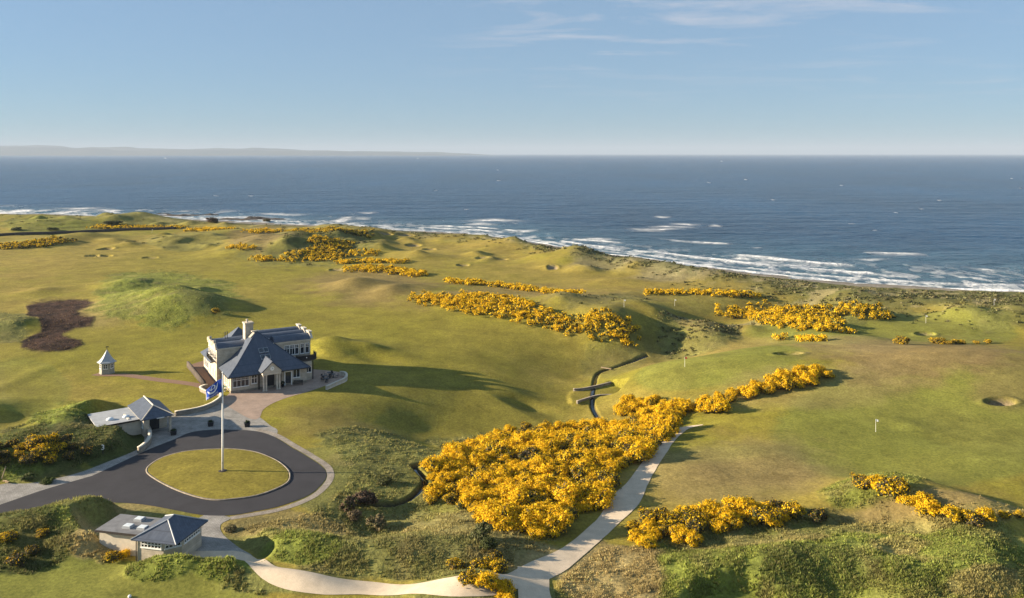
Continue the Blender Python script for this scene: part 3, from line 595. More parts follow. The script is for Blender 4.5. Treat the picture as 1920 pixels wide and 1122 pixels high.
def make_island():
    q = smooth_line(PXY(ISLAND_PX), .5, True); c = q.mean(0); n = len(q)
    rings, hs = [1.0, 1.0, .985, .8, .55, .28], [.0, .13, .15, .20, .27, .31]
    V = [np.column_stack([c + (q - c) * s, np.full(n, h)]) for s, h in zip(rings, hs)]
    V = np.vstack(V); f = []
    for j in range(5):
        i = np.arange(n); f.append(np.stack([j * n + i, j * n + (i + 1) % n, (j + 1) * n + (i + 1) % n, (j + 1) * n + i], 1))
    f = np.vstack(f); V = np.vstack([V, [[c[0], c[1], .32]]])
    cc, _ = cover(V[:, 0], V[:, 1]); cc = C_FAIR * .50 + C_GOLD * .40 + cc * .05
    me = mesh_np('lawn', V, f, vert_col=cc, smooth=False)
    o = link('lawn', me, M['turf'])
    cap = bpy.data.meshes.new('c'); del cap
    import bmesh
    b = bmesh.new(); b.from_mesh(me); b.verts.ensure_lookup_table()
    for k in range(n): b.faces.new((b.verts[5 * n + k], b.verts[5 * n + (k + 1) % n], b.verts[6 * n]))
    bmesh.ops.recalc_face_normals(b, faces=b.faces); b.to_mesh(me); b.free()
    tag(o, kind='structure')
    kq = np.vstack([q, q[:1]]); t = np.gradient(kq, axis=0); t /= np.linalg.norm(t, axis=1)[:, None]; nn = np.stack([-t[:, 1], t[:, 0]], 1)
    if np.sum((kq[0] + nn[0] - c) ** 2) < np.sum((kq[0] - c) ** 2): nn = -nn
    V = np.vstack([np.column_stack([kq + nn * d, np.full(len(kq), z)]) for d, z in ((.26, .03), (.26, .15), (.02, .16), (.02, .05))])
    m = len(kq); i = np.arange(m * 4).reshape(4, m)
    f = np.stack([i[:-1, :-1], i[:-1, 1:], i[1:, 1:], i[1:, :-1]], -1).reshape(-1, 4)
    tag(link('kerb', mesh_np('kerb', V, f), M['rubble']), kind='structure')
make_island()
pl = smooth_line(np.array([G(a, b)[:2] for a, b in PATH_PX]), .8)
s_ = np.linspace(0, 1, len(pl)); wd = 2.75 + 1.3 * np.exp(-((s_ - .62) / .05) ** 2) + 1.0 * np.exp(-((s_ - .40) / .05) ** 2)
wd = wd * (1 - .85 * sstep(.955, 1.0, s_))
ribbon('cart_path', pl, wd, 'gravel', .05, 9)
ribbon('cart_path', smooth_line(np.array([G(a, b)[:2] for a, b in BRANCH_PX[:2]] + [tuple(P(a, b)[:2]) for a, b in BRANCH_PX[2:]]), .8), 3.6, 'gravel', .062, 9)
ribbon('footpath', smooth_line(np.array([G(a, b)[:2] for a, b in [(178, 702), (200, 704), (235, 704), (290, 712), (340, 718), (375, 724), (400, 735)]]), .8), 2.1, 'earth', .05, 5)
ribbon('stream', BURN[::-1], .52, 'water', .10, 5)

# ------------------------------------------------------------------ clubhouse
def window(parent, o, r, w, h, n, cols=2, transom=.68, mat='white', fr=.075, small=2):
    """framed window: o lower left corner on the wall face, r direction to the right, n outward normal"""
    o, r, n = np.array(o, float), np.array(r, float), np.array(n, float); z = np.array((0, 0, 1.0))
    f = MB()
    def bar(x0, x1, z0, z1, d=.06): f.obox(o + r * (x0 + x1) / 2 + z * (z0 + z1) / 2 + n * d / 2, r * (x1 - x0) / 2, z * (z1 - z0) / 2, n * (d / 2 + .02))
    bar(0, fr, 0, h); bar(w - fr, w, 0, h); bar(fr, w - fr, 0, fr); bar(fr, w - fr, h - fr, h)
    for k in range(1, cols): bar(w * k / cols - fr / 2, w * k / cols + fr / 2, fr, h - fr, .055)
    if transom:
        bar(fr, w - fr, h * transom - fr / 2, h * transom + fr / 2, .052)
        if small:
            for k in range(cols):
                c = w * (k + .5) / cols; bar(c - .02, c + .02, h * transom + fr / 2, h - fr, .04)
                bar(w * k / cols + fr / 2, w * (k + 1) / cols - fr / 2, h * (1 + transom) / 2 - .02, h * (1 + transom) / 2 + .02, .036)
    bar(-.06, w + .06, -.09, -.002, .10)
    fo = f.build('window', M[mat], parent)
    g = MB(); g.obox(o + r * w / 2 + z * h / 2 + n * .008, r * (w / 2 - fr * .5), z * (h / 2 - fr * .5), n * .006)
    g.build('pane', M['glass'], fo)
    return fo
def pyramid(mb, x0, x1, y0, y1, ze, apex, flare=.045, th=.16):
    """hipped roof, the foot kicked out a little; apex = one or two ridge points"""
    ap = [np.array(a, float) for a in apex]
    if len(ap) == 1: ap = [ap[0], ap[0] + (0, .35, 0)]
    c = [np.array(p, float) for p in ((x0, y0, ze), (x1, y0, ze), (x1, y1, ze), (x0, y1, ze))]
    tgt = [ap[0], ap[0], ap[1], ap[1]]
    mid = [a + (t - a) * .30 - np.array((0, 0, (t[2] - a[2]) * flare)) for a, t in zip(c, tgt)]
    V = [p - np.array((0, 0, th)) for p in c] + c + mid + ap
    Fc = [(3, 2, 1, 0)]
    for i in range(4):
        j = (i + 1) % 4; Fc += [(i, j, 4 + j, 4 + i), (4 + i, 4 + j, 8 + j, 8 + i)]
    Fc += [(8, 9, 12), (9, 10, 13, 12), (10, 11, 13), (11, 8, 12, 13)]
    mb.add(V, Fc); return mid
def arch(v0, v1, z0, z1, n=12, lift=0.0):
    """profile of a shallow barrel vault in (v, z), from v0 to v1"""
    return [(v0 + (v1 - v0) * k / n, z0 + (z1 - z0) * math.sin(math.pi * k / n) ** .75 + lift) for k in range(n + 1)]
U0, V0, N_F, N_L, N_R = (1, 0, 0), (0, 1, 0), (0, -1, 0), (-1, 0, 0), (1, 0, 0)
TH = R(31); HO = P(433, 738)
def H(u, v): return (HO[0] + u * math.cos(TH) - v * math.sin(TH), HO[1] + u * math.sin(TH) + v * math.cos(TH))
house = empty('clubhouse', HO, TH)
tag(house, 'pale stone clubhouse with dark slate hipped roof, barrel vaulted wings and columned porch', 'clubhouse')
w = MB()
w.box(0, 15.4, .0, 8, -.3, 3.32); w.box(-.02, 13, 8, 14, -.3, 3.3); w.box(13.2, 17.0, 1.7, 5.88, -.3, 3.9)
w.build('wall', M['stone'], house)
w = MB(); w.box(10.0, 18.0, 5.9, 17.3, -.3, 7.75); w.build('wing_wall', M['stone'], house)
w = MB(); w.box(-1.0, 6, 8.75, 17.4, -.3, 7.25); w.build('gable_wall', M['stone'], house)
w = MB(); w.box(-.85, 13, 17.41, 23.5, -.3, 3.4); w.build('rear_wall', M['stone'], house)
w = MB(); w.box(-.06, 15.46, -.06, -.003, -.3, .45); w.box(-.06, -.003, -.003, 8.7, -.3, .45); w.build('plinth', M['rubble'], house)
# main roof, back roof
rf = MB(); pyramid(rf, -.65, 15.9, -.75, 19.4, 3.36, [(7.3, 9.4, 9.95)]); roof = rf.build('roof', M['slate'], house)
rf = MB(); pyramid(rf, -1.45, 13.6, 13.2, 24.1, 3.5, [(5.4, 17.6, 9.5)]); rf.build('back_roof', M['slate'], house)
cp = MB()
apx = np.array((7.3, 9.4, 9.97))
for corner, mk in (((-.65, -.75, 3.38), 1), ((15.9, -.75, 3.38), 1)):
    c = np.array(corner, float); mid = c + (apx - c) * .30 - np.array((0, 0, (apx[2] - c[2]) * .045))
    for a_, b_ in ((c, mid), (mid, apx)): cp.cyl(a_ + (0, 0, .02), b_ + (0, 0, .02), .10, n=6)
cp.build('hip_tiles', M['slate'], roof)
cp = MB(); cp.obox((7.0, 9.45, 9.98), (.75, 0, .02), (0, .35, 0), (0, 0, .09)); cp.obox((6.2, 8.9, 9.35), (.55, .3, .42), (-.16, .3, 0), (0, -.02, .04)); cp.build('ridge_cap', M['trim'], roof)
gt = MB()
gt.box(-.75, 16.0, -.86, -.76, 3.14, 3.26); gt.box(-.77, -.66, -.75, 8.7, 3.14, 3.26); gt.build('gutter', M['black'], roof)
for k, (u0, v0) in enumerate(((7.05, 2.9), (7.05, 4.55))):                 # two pairs of roof windows
    for j in range(2):
        fr_ = MB(); sl = 6.59 / 10.15; uc = u0 + j * 1.05
        def zr(v): return 3.36 + (v + .75) * sl * .98 + .02
        n_ = np.array((0, -sl, 1)) / math.hypot(sl, 1); d_ = np.array((0, 1, sl)) / math.hypot(sl, 1)
        c_ = np.array((uc, v0, zr(v0))) + n_ * .02
        fr_.obox(c_ - d_ * .62, (.46, 0, 0), d_ * .06, n_ * .10); fr_.obox(c_ + d_ * .60, (.46, 0, 0), d_ * .04, n_ * .09)
        for s in (-1, 1): fr_.obox(c_ + np.array((.43 * s, 0, 0)), (.03, 0, 0), d_ * .55, n_ * .09)
        s_o = fr_.build('skylight', M['lead'], roof)
        g_ = MB(); g_.obox(c_ + n_ * .03, (.40, 0, 0), d_ * .55, n_ * .04); g_.build('pane', M['skyglass'], s_o)
# barrel vaults of the right wing
for k, v0 in enumerate((5.8, 9.65, 13.5)):
    b_ = MB(); us_ = 10.2 if k == 0 else 7.6; ring = [(us_, v, z) for v, z in arch(v0 - .12, v0 + 3.8, 7.74, 8.75)]; b_.prism(ring, (17.95 - us_, 0, 0)); vb = b_.build('barrel_vault', M['slate'], house)
    g_ = MB(); g_.box(8.9, 17.4, v0 + 3.6, v0 + 3.92, 7.9, 8.04); g_.build('valley_gutter', M['lead'], vb)
    p_ = MB(); ring = [(17.95, v, z) for v, z in arch(v0 - .05, v0 + 3.7, 7.77, 9.0, 12)]; p_.prism(ring, (.55, 0, 0))
    p_.obox((18.22, v0 + 1.85, 9.05), (.42, 0, 0), (0, .95, 0), (0, 0, .13)); p_.build('parapet', M['trim'], house, bevel=.04)
# left wing vaults and scrolled gable
for k, v0 in enumerate((8.75, 13.08)):
    b_ = MB(); ring = [(-.85, v, z) for v, z in arch(v0 - .1, v0 + 4.3, 7.24, 8.0)]; b_.prism(ring, (8.5, 0, 0)); vb = b_.build('barrel_vault', M['slate'], house)
    g_ = MB(); g_.box(-.7, 6.3, v0 + 4.18, v0 + 4.42, 7.42, 7.54); g_.build('valley_gutter', M['lead'], vb)
    p_ = MB(); ring = [(-1.25, v, z) for v, z in arch(v0 + .02, v0 + 4.28, 7.1, 8.25)]; p_.prism(ring, (.4, 0, 0))
    p_.cyl((-1.35, v0 + 3.6, 7.85), (-.9, v0 + 3.6, 7.85), .48, n=14); p_.cyl((-1.35, v0 + 2.1, 8.3), (-.8, v0 + 2.1, 8.3), .40, n=14)
    p_.build('scroll_gable', M['stone'], house, bevel=.03)
ed = MB(); ed.box(-1.3, 5.2, 8.62, 8.745, 7.0, 7.22); ed.build('eaves_band', M['trim'], house)
ed = MB(); ed.box(10.6, 18.05, 5.76, 5.895, 7.45, 7.72); ed.build('cornice', M['trim'], house)
for v in (9.6, 11.1, 12.9, 14.4, 16.0):
    window(house, (-1.0, v + .8, 4.7), (0, -1, 0), .85, 1.75, N_L, 1, .7)
bl_ = MB()
for v in (9.4, 12.7):
    bl_.box(-1.75, -1.02, v, v + 2.9, 4.32, 4.44)
    for q in range(12): bl_.box(-1.74, -1.70, v + .02 + q * .25, v + .06 + q * .25, 4.44, 5.3)
    bl_.box(-1.76, -1.68, v, v + 2.9, 5.3, 5.37); bl_.box(-1.70, -1.02, v, v + .05, 5.3, 5.37); bl_.box(-1.70, -1.02, v + 2.85, v + 2.9, 5.3, 5.37)
bl_.build('gable_balcony', M['black'], house)
for v in (9.8, 12.2, 15.0): window(house, (-1.0, v + .35, 1.0), (0, -1, 0), .35, 1.5, N_L, 1, 0)
for v in (18.4, 19.8, 21.4): window(house, (-.85, v + 1.0, .9), (0, -1, 0), 1.0, 2.0, N_L, 2, .7)
for v in (1.0, 3.2, 4.9): window(house, (0, v + .6, .9), (0, -1, 0), .5, 1.7, N_L, 1, .7, small=0)
# front windows
window(house, (.35, 0, 1.08), U0, 3.2, 2.0, N_F, 4, .66)
window(house, (4.0, 0, 1.35), U0, 1.15, 1.75, N_F, 2, .62, small=0)
window(house, (12.45, 0, 1.35), U0, 1.5, 1.7, N_F, 2, 0)
window(house, (15.5, 1.7, 1.6), U0, 1.4, 1.2, N_F, 2, 0)
dr = MB(); dr.box(10.85, 12.05, -.05, -.004, .02, 2.75); d_o = dr.build('garden_door', M['glass'], house)
dr = MB()
for u in (10.65, 12.07): dr.box(u, u + .2, -.14, -.002, .0, 3.1)
dr.box(10.65, 12.27, -.16, -.002, 2.8, 3.1) if False else dr.box(10.86, 12.06, -.14, -.056, 2.76, 3.0); dr.build('door_frame', M['white'], d_o)
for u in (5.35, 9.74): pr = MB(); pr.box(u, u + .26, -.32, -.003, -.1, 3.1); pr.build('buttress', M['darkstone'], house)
for u in (12.3, 13.45, 14.55, 15.75, 16.85):
    window(house, (u, 5.9, 4.75), U0, 1.1 if u < 14.5 else .85, 2.1, N_F, 1 if u > 14.5 else 2, .66)
# balcony on the right corner
bc = MB(); ring = [(13.6, 5.88, 3.93)] + [(16.2 + 2.5 * math.sin(t), 4.0 - 2.1 * math.cos(t), 3.93) for t in np.linspace(-1.15, 1.5, 12)] + [(18.7, 5.88, 3.93)]
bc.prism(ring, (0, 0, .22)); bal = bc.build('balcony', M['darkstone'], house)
rl = MB(); arcp = [(16.2 + 2.42 * math.sin(t), 4.0 - 2.03 * math.cos(t)) for t in np.linspace(-1.15, 1.5, 16)] + [(18.6, 5.8)]
for (a0, b0), (a1, b1) in zip(arcp[:-1], arcp[1:]):
    rl.cyl((a0, b0, 5.15), (a1, b1, 5.15), .05, n=6); rl.cyl((a0, b0, 4.4), (a1, b1, 4.4), .03, n=5)
    for q in range(3): x, y = a0 + (a1 - a0) * q / 3, b0 + (b1 - b0) * q / 3; rl.cyl((x, y, 4.15), (x, y, 5.12), .03, n=5)
    rl.obox(((a0 + a1) / 2, (b0 + b1) / 2, 4.62), ((a1 - a0) / 2, (b1 - b0) / 2, 0), (0, 0, .38), (.008, .006, 0))
rl.build('railing', M['black'], bal)
po = MB(); po.cyl((17.3, 1.95, 0), (17.3, 1.95, 3.93), .11, n=10); po.build('post', M['black'], bal)
lp = MB(); lp.ball((15.9, 1.75, 4.75), .12, 8); lp.build('globe_lamp', M['white'], bal)
# porch
PU0, PU1, PV = 5.75, 9.45, -2.15
for u in (6.0, 6.5, 8.7, 9.2):
    c_ = MB(); c_.lathe([(.24, 0), (.24, .14), (.185, .20), (.19, 1.2), (.165, 2.95), (.20, 3.02), (.24, 3.08), (.24, 3.22)], 14, (u, PV + .25, 0)); c_.build('column', M['trim'], house)
pd = MB(); pd.box(PU0, PU1, PV, -.004, 3.22, 3.8); pd.build('entablature', M['trim'], house)
pm = MB(); pm.prism([(PU0 - .15, PV - .1, 3.802), (PU1 + .15, PV - .1, 3.802), ((PU0 + PU1) / 2, PV - .1, 5.65)], (0, 4.9, 0)); pm.build('pediment', M['trim'], house)
pr = MB()
for s in (-1, 1):
    e0 = np.array(((PU0 + PU1) / 2 + s * 2.2, 0, 3.74)); e1 = np.array(((PU0 + PU1) / 2, 0, 5.80)); d_ = (e1 - e0) / 2; n_ = np.array((-d_[2], 0, d_[0])); n_ = n_ / np.linalg.norm(n_) * .09 * (-s)
    pr.obox((e0 + e1) / 2 + np.array((0, PV + 2.3, .03)), d_ * 1.0, (0, 2.55, 0), n_)
pr.build('porch_roof', M['slate'], house)
ck = MB(); ck.cyl(((PU0 + PU1) / 2, PV - .1, 4.45), ((PU0 + PU1) / 2, PV - .2, 4.45), .40, n=20); ck_o = ck.build('clock', M['white'], house)
ck = MB(); ck.obox(((PU0 + PU1) / 2, PV - .215, 4.55), (.02, 0, 0), (0, .008, 0), (0, 0, .14)); ck.obox(((PU0 + PU1) / 2 + .08, PV - .22, 4.45), (.1, 0, 0), (0, .006, 0), (0, 0, .018)); ck.build('hands', M['black'], ck_o)
dd = MB(); dd.box(6.75, 8.45, -.02, -.003, 0, 2.9); de = dd.build('entrance', M['black'], house)
dd = MB(); dd.box(6.62, 6.745, -.10, -.003, 0, 3.0); dd.box(8.455, 8.58, -.10, -.003, 0, 3.0); dd.box(6.746, 8.454, -.10, -.024, 2.91, 3.0); dd.build('door_frame', M['dark'], de)
# chimney
cm_ = MB(); cm_.box(5.2, 6.9, 10.5, 12.5, 6.5, 11.35); cm_.box(5.06, 7.04, 10.36, 12.64, 11.352, 11.62); chim = cm_.build('chimney', M['stone'], house)
cm_ = MB(); cm_.lathe([(.22, 0), (.22, .5), (.27, .56), (.24, .72)], 12, (5.75, 11.2, 11.62)); cm_.build('chimney_pot', M['trim'], chim)
ve = MB()
for u, v in ((1.9, 14.6), (2.4, 14.9)): ve.cyl((u, v, 6.4), (u, v, 9.2), .10, n=8); ve.cyl((u, v, 9.2), (u, v, 9.32), .14, n=8)
ve.build('flue', M['black'], house)
dp_ = MB(); dp_.cyl((.0 - .07, 6.9, .0), (.0 - .07, 6.9, 3.2), .05, n=6); dp_.cyl((-.09, 8.3, 0), (-.09, 8.3, 3.1), .05, n=6); dp_.build('downpipe', M['black'], house)

# ------------------------------------------------------------------ sunk sheds, starter hut
def rect_roof_local(o, rot, p):
    d = np.array(p[:2]) - np.array(o[:2]); return d[0] * math.cos(rot) + d[1] * math.sin(rot), -d[0] * math.sin(rot) + d[1] * math.cos(rot)
rot2 = R(-12.4); L2 = np.array([-44.45, 95.8, 0.0])
shed = empty('turf_shed', L2, rot2)
tag(shed, 'low stone shed below the drive with three square skylights on its flat roof', 'shed')
w = MB(); w.box(-5.8, .4, 1.95, 5.7, -.4, 2.62); w.build('flat_wall', M['render'], shed)
w = MB(); w.prism([(.45, .55, -.4), (3.9, .55, -.4), (5.35, 2.0, -.4), (5.35, 5.9, -.4), (.45, 5.9, -.4)], (0, 0, 3.32)); w.build('wall', M['stone'], shed)
w = MB(); w.box(-6.1, .9, 1.5, 6.05, 2.62, 2.80); fr2 = w.build('flat_roof', M['membrane'], shed)
w = MB(); w.box(-6.12, .0, 1.44, 1.496, 2.58, 2.83); w.build('fascia', M['dark'], fr2)
rf = MB(); pyramid(rf, 0, 5.95, -.05, 6.4, 2.98, [(2.95, 2.75, 4.35), (2.95, 3.9, 4.45)], .03, .12); rf2 = rf.build('hip_roof', M['slate'], shed)
cp = MB()
for a_, b_ in (((0, -.05, 3), (2.95, 2.75, 4.38)), ((5.95, -.05, 3), (2.95, 2.75, 4.38)), ((2.95, 2.75, 4.38), (2.95, 3.9, 4.48)), ((2.95, 3.9, 4.48), (0, 6.4, 3.0)), ((2.95, 3.9, 4.48), (5.95, 6.4, 3.0))): cp.cyl(np.array(a_) + (0, 0, .0), np.array(b_), .075, n=6)
cp.build('hip_tiles', M['lead'], rf2)
for px_, py_ in ((261.8, 973.5), (240.6, 986.7), (267.6, 989.6)):
    lu, lv = rect_roof_local(L2, rot2, P(px_, py_, 2.95))
    k_ = MB(); k_.box(lu - .55, lu + .55, lv - .45, lv + .45, 2.80, 3.06); so = k_.build('skylight', M['lead'], shed)
    k_ = MB(); k_.prism([(lu - .5, lv - .4, 3.06), (lu + .5, lv - .4, 3.06), (lu + .5, lv + .4, 3.06), (lu - .5, lv + .4, 3.06)], (0, 0, .07)); k_.build('pane', M['dome'], so, bevel=.04)
window(shed, (.95, .55, 1.95), U0, 2.7, .8, N_F, 6, .5, small=0, fr=.09)
s_ = math.sqrt(.5); window(shed, (4.0, .65, 1.95), (s_, s_, 0), 1.8, .8, (s_, -s_, 0), 4, .5, small=0, fr=.09)
window(shed, (5.35, 2.3, 1.95), V0, 3.2, .75, N_R, 7, .5, small=0, fr=.09)
dp_ = MB(); dp_.cyl((.35, .47, -.2), (.35, .47, 2.85), .06, n=6); dp_.build('downpipe', M['black'], shed)
ve = MB(); ve.cyl((.55, 4.0, 2.8), (.55, 4.0, 3.2), .07, n=8); ve.build('vent', M['lead'], shed)

rot1 = R(37); L1 = np.array([-62.54, 138.7, 0.0])
shed1 = empty('turf_shed', L1, rot1)
tag(shed1, 'low stone shed beside the forecourt with two rounded skylight domes on its flat roof', 'shed')
w = MB(); w.box(-6.3, .4, 2.0, 9.6, -.4, 2.50); w.build('flat_wall', M['render'], shed1)
w = MB(); w.box(.4, 4.9, 3.2, 9.9, -.4, 2.86); w.box(.4, 1.3, .35, 3.2, -.4, 2.86); w.build('wall', M['stone'], shed1)
w = MB(); w.box(4.55, 4.9, .35, .7, 0, 2.86); w.build('corner_post', M['stone'], shed1)
w = MB(); w.box(2.0, 3.6, 3.17, 3.198, 0, 2.2); w.build('door', M['black'], shed1)
w = MB(); w.box(-6.6, .35, 1.6, 10.0, 2.50, 2.68); fr1 = w.build('flat_roof', M['zinc'], shed1)
w = MB(); w.box(-6.62, .0, 1.53, 1.596, 2.45, 2.71); w.build('fascia', M['dark'], fr1)
w = MB(); w.box(.0, .32, 1.6, 10.0, 2.682, 2.86); w.box(-1.6, -1.3, 2.6, 6.0, 2.682, 2.78); w.build('roof_kerb', M['trim'], fr1)
rf = MB(); pyramid(rf, -.05, 5.3, -.05, 10.3, 2.9, [(2.6, 3.2, 4.2), (2.6, 9.9, 4.2)], .02, .12); rf1 = rf.build('hip_roof', M['slate'], shed1)
cp = MB()
for a_, b_ in (((0, -.05, 2.92), (2.6, 3.2, 4.22)), ((5.3, -.05, 2.92), (2.6, 3.2, 4.22)), ((2.6, 3.2, 4.24), (2.6, 9.9, 4.24))): cp.cyl(a_, b_, .11, n=6)
cp.build('hip_tiles', M['trim'], rf1)
for px_, py_ in ((206.5, 786), (237, 781)):
    lu, lv = rect_roof_local(L1, rot1, P(px_, py_, 2.8))
    k_ = MB(); k_.lathe([(.62, 0), (.62, .10), (.55, .22), (.38, .33), (.15, .38)], 14, (lu, lv, 2.68)); k_.build('skylight', M['dome'], shed1, smooth=True)
window(shed1, (.4, 1.6, 1.3), (0, -1, 0), .9, 1.1, N_L, 2, .5, small=0)
k_ = MB(); k_.box(2.4, 3.6, -.17, -.06, 2.74, 2.86); k_.build('fascia_highlight', M['white'], shed1)  # short white strip put in as a small highlight on the fascia

kp = G(200.5, 700)
hut = empty('starter_hut', kp, R(14))
tag(hut, 'small six-sided stone hut with bell-shaped slate roof and weather vane on the lawn', 'hut')
k_ = MB(); k_.lathe([(1.62, -.3), (1.62, .25), (1.52, .26), (1.52, 2.55)], 6); k_.build('wall', M['hutpaint'], hut)
k_ = MB(); k_.lathe([(2.05, 2.45), (2.05, 2.55), (1.62, 2.82), (1.2, 3.25), (.78, 3.85), (.40, 4.5), (.12, 5.0), (.04, 5.15)], 6); k_.build('roof', M['lead'], hut)
k_ = MB(); k_.cyl((0, 0, 5.1), (0, 0, 5.9), .035, n=6); k_.ball((0, 0, 5.35), .10, 8); k_.obox((.05, 0, 5.75), (.32, 0, 0), (0, .012, 0), (0, 0, .10)); k_.build('weather_vane', M['black'], hut)
for j in range(6):
    if j in (2,): continue
    a_ = 2 * math.pi * (j + .5) / 6; n_ = np.array((math.cos(a_), math.sin(a_), 0)); r_ = np.array((-n_[1], n_[0], 0)); ap_ = 1.52 * math.cos(math.pi / 6)
    window(hut, n_ * ap_ - r_ * .42 + np.array((0, 0, 1.25)), r_, .84, .95, n_, 2, .5, small=0, fr=.06)
k_ = MB(); k_.box(-1.95, -1.6, -.5, 0, 0, .7); k_.build('bin', M['dark'], hut) if False else None

# ------------------------------------------------------------------ walls, bridge, flagpole
def wall_line(name, pts, width, hgt, mat, cap=None, label=None, cat='wall', base=-.5, closed=False, capw=.06, ground=True, smooth=True):
    q = smooth_line(np.asarray(pts)[:, :2], .6, closed) if smooth else np.asarray(pts)[:, :2]
    t = np.gradient(q, axis=0); t /= np.linalg.norm(t, axis=1)[:, None]; nn = np.stack([-t[:, 1], t[:, 0]], 1)
    hts = np.broadcast_to(np.asarray(hgt, float), (2,)) if np.ndim(hgt) <= 1 and np.size(hgt) <= 2 else np.asarray(hgt)
    top = np.interp(np.linspace(0, 1, len(q)), np.linspace(0, 1, len(hts)), hts)
    zb = height(q[:, 0], q[:, 1]) if ground else np.zeros(len(q))
    def strip(wd, z0, z1):
        rings = [np.column_stack([q + nn * s * wd / 2, z]) for s, z in ((-1, z0), (1, z0), (1, z1), (-1, z1))]
        m = len(q); V = np.vstack(rings); i = np.arange(4 * m).reshape(4, m); f = []
        for a_ in range(4):
            b_ = (a_ + 1) % 4; f.append(np.stack([i[a_, :-1], i[a_, 1:], i[b_, 1:], i[b_, :-1]], 1))
        f.append(np.array([[i[0, 0], i[1, 0], i[2, 0], i[3, 0]], [i[3, -1], i[2, -1], i[1, -1], i[0, -1]]]))
        return V, np.vstack(f)
    c0 = np.array([q[:, 0].mean(), q[:, 1].mean(), 0])
    root = empty(name, (c0[0], c0[1], float(zb.mean())))
    V, f = strip(width, zb + base, zb + top); me = mesh_np('masonry', V - np.array([c0[0], c0[1], zb.mean()]), f); link('masonry', me, M[mat], root)
    if cap:
        V, f = strip(width + capw * 2, zb + top + .002, zb + top + .11); me = mesh_np('coping', V - np.array([c0[0], c0[1], zb.mean()]), f); link('coping', me, M[cap], root)
    tag(root, label, cat); return root
wall_line('terrace_wall', [P(a, b, .8) for a, b in [(637, 697.5), (643, 697.5), (648.5, 700), (649.5, 706), (645, 710), (634, 714.5), (620, 720.5), (612, 724)]], .42, (.8, .7), 'stone', 'trim', 'curved pale terrace wall with white coping behind the cafe tables', base=-2.2)
wall_line('forecourt_wall', [P(a, b, .5) for a, b in [(328, 775), (352, 771), (376, 766), (395, 759), (408, 751), (415, 744), (412, 738), (398, 738), (384, 733), (376, 727), (388, 722)]], .45, (.75, .6), 'rubble', 'trim', 'low curved stone wall holding the lawn beside the forecourt near the blue flag', base=-.6)
wall_line('shed_wall', [P(a, b, .7) for a, b in [(271, 797), (279, 808), (281, 820), (276, 830), (267, 838), (260, 842)]], .5, (1.2, .9), 'rubble', 'trim', 'curved rough stone wall ending at the shed with two domes', base=-.5)
sheet('passage', [(354, 685), (384, 676), (406, 716), (390, 728)], .02, 'earth', smooth=False)
wall_line('side_wall', [P(a, b, .3) for a, b in [(352, 686), (360, 695), (372, 710), (384, 724)]], .45, (1.3, 1.2), 'darkstone', None, 'dark low wall along the sunken passage left of the clubhouse', base=-.4, smooth=False)  # dark stone colour also carries the shade on the wall's visible face
def zwall(name, pts, zt, zb, width, mat, cap, label, cat='bridge wall'):
    q = np.asarray(pts)[:, :2]; t = np.gradient(q, axis=0); t /= np.linalg.norm(t, axis=1)[:, None]; nn = np.stack([-t[:, 1], t[:, 0]], 1)
    c = np.array([q[:, 0].mean(), q[:, 1].mean(), float(np.mean(zb))]); root = empty(name, c)
    def strip(wd, z0, z1):
        m = len(q); V = np.vstack([np.column_stack([q + nn * s * wd / 2, z]) for s, z in ((-1, z0), (1, z0), (1, z1), (-1, z1))]) - c; i = np.arange(4 * m).reshape(4, m); f = []
        for a_ in range(4):
            b_ = (a_ + 1) % 4; f.append(np.stack([i[a_, :-1], i[a_, 1:], i[b_, 1:], i[b_, :-1]], 1))
        f.append(np.array([[i[0, 0], i[1, 0], i[2, 0], i[3, 0]], [i[3, -1], i[2, -1], i[1, -1], i[0, -1]]])); return V, np.vstack(f)
    V, f = strip(width, zb, zt); link('masonry', mesh_np('masonry', V, f), M[mat], root)
    V, f = strip(width + .14, zt + .002, zt + .14); link('coping', mesh_np('coping', V, f), M[cap], root)
    tag(root, label, cat); return root
W1 = smooth_line(np.array([P(a, b, -5.0)[:2] for a, b in [(1075, 733.5), (1092, 732.5), (1118, 727.5), (1146, 720.5)]]), .5)
zwall('burn_bridge_parapet', W1, np.full(len(W1), -4.58), np.full(len(W1), -7.6), .36, 'rubble', 'rubble', 'pale stone parapet on the far side of the stream crossing, lit along its top')
W2 = smooth_line(np.array([P(a, b, -5.0)[:2] for a, b in [(1082, 754.5), (1096, 750), (1110, 745.8), (1126, 742.5), (1153, 742)]]), .5)
wb = zwall('burn_bridge_parapet', W2, np.full(len(W2), -4.86), np.full(len(W2), -8.2), .4, 'rubble', 'rubble', 'shaded stone parapet on the near side of the stream crossing with culvert mouth')
cq = P(1108, 748, -5.0); c0 = np.array(wb.location)
d_ = W2[len(W2) // 2 + 1] - W2[len(W2) // 2]; d_ /= np.linalg.norm(d_); n_ = np.array((d_[1], -d_[0]))
if n_[1] > 0: n_ = -n_
ctr = W2[np.argmin(np.hypot(W2[:, 0] - cq[0], W2[:, 1] - cq[1]))]
k_ = MB(); ring = [np.array([*(ctr + d_ * x + n_ * .26), -6.6 + z]) - c0 for x, z in [(-.6, -.6), (.6, -.6), (.6, .4), (.42, .75), (0, .9), (-.42, .75), (-.6, .4)]]
k_.prism(ring, (n_[0] * .03, n_[1] * .03, 0)); k_.build('culvert_mouth', M['black'], wb)
k_ = MB(); k_.obox(np.array([*(ctr - d_ * 1.0 + n_ * .7), -6.9]) - c0, (d_[0] * .3, d_[1] * .3, 0), (n_[0] * .45, n_[1] * .45, 0), (0, 0, .75)); k_.build('buttress', M['lead'], wb)
pb = G(1132, 692); a_, b_ = P(1127, 691, -5.6), P(1146, 694.5, -5.6)
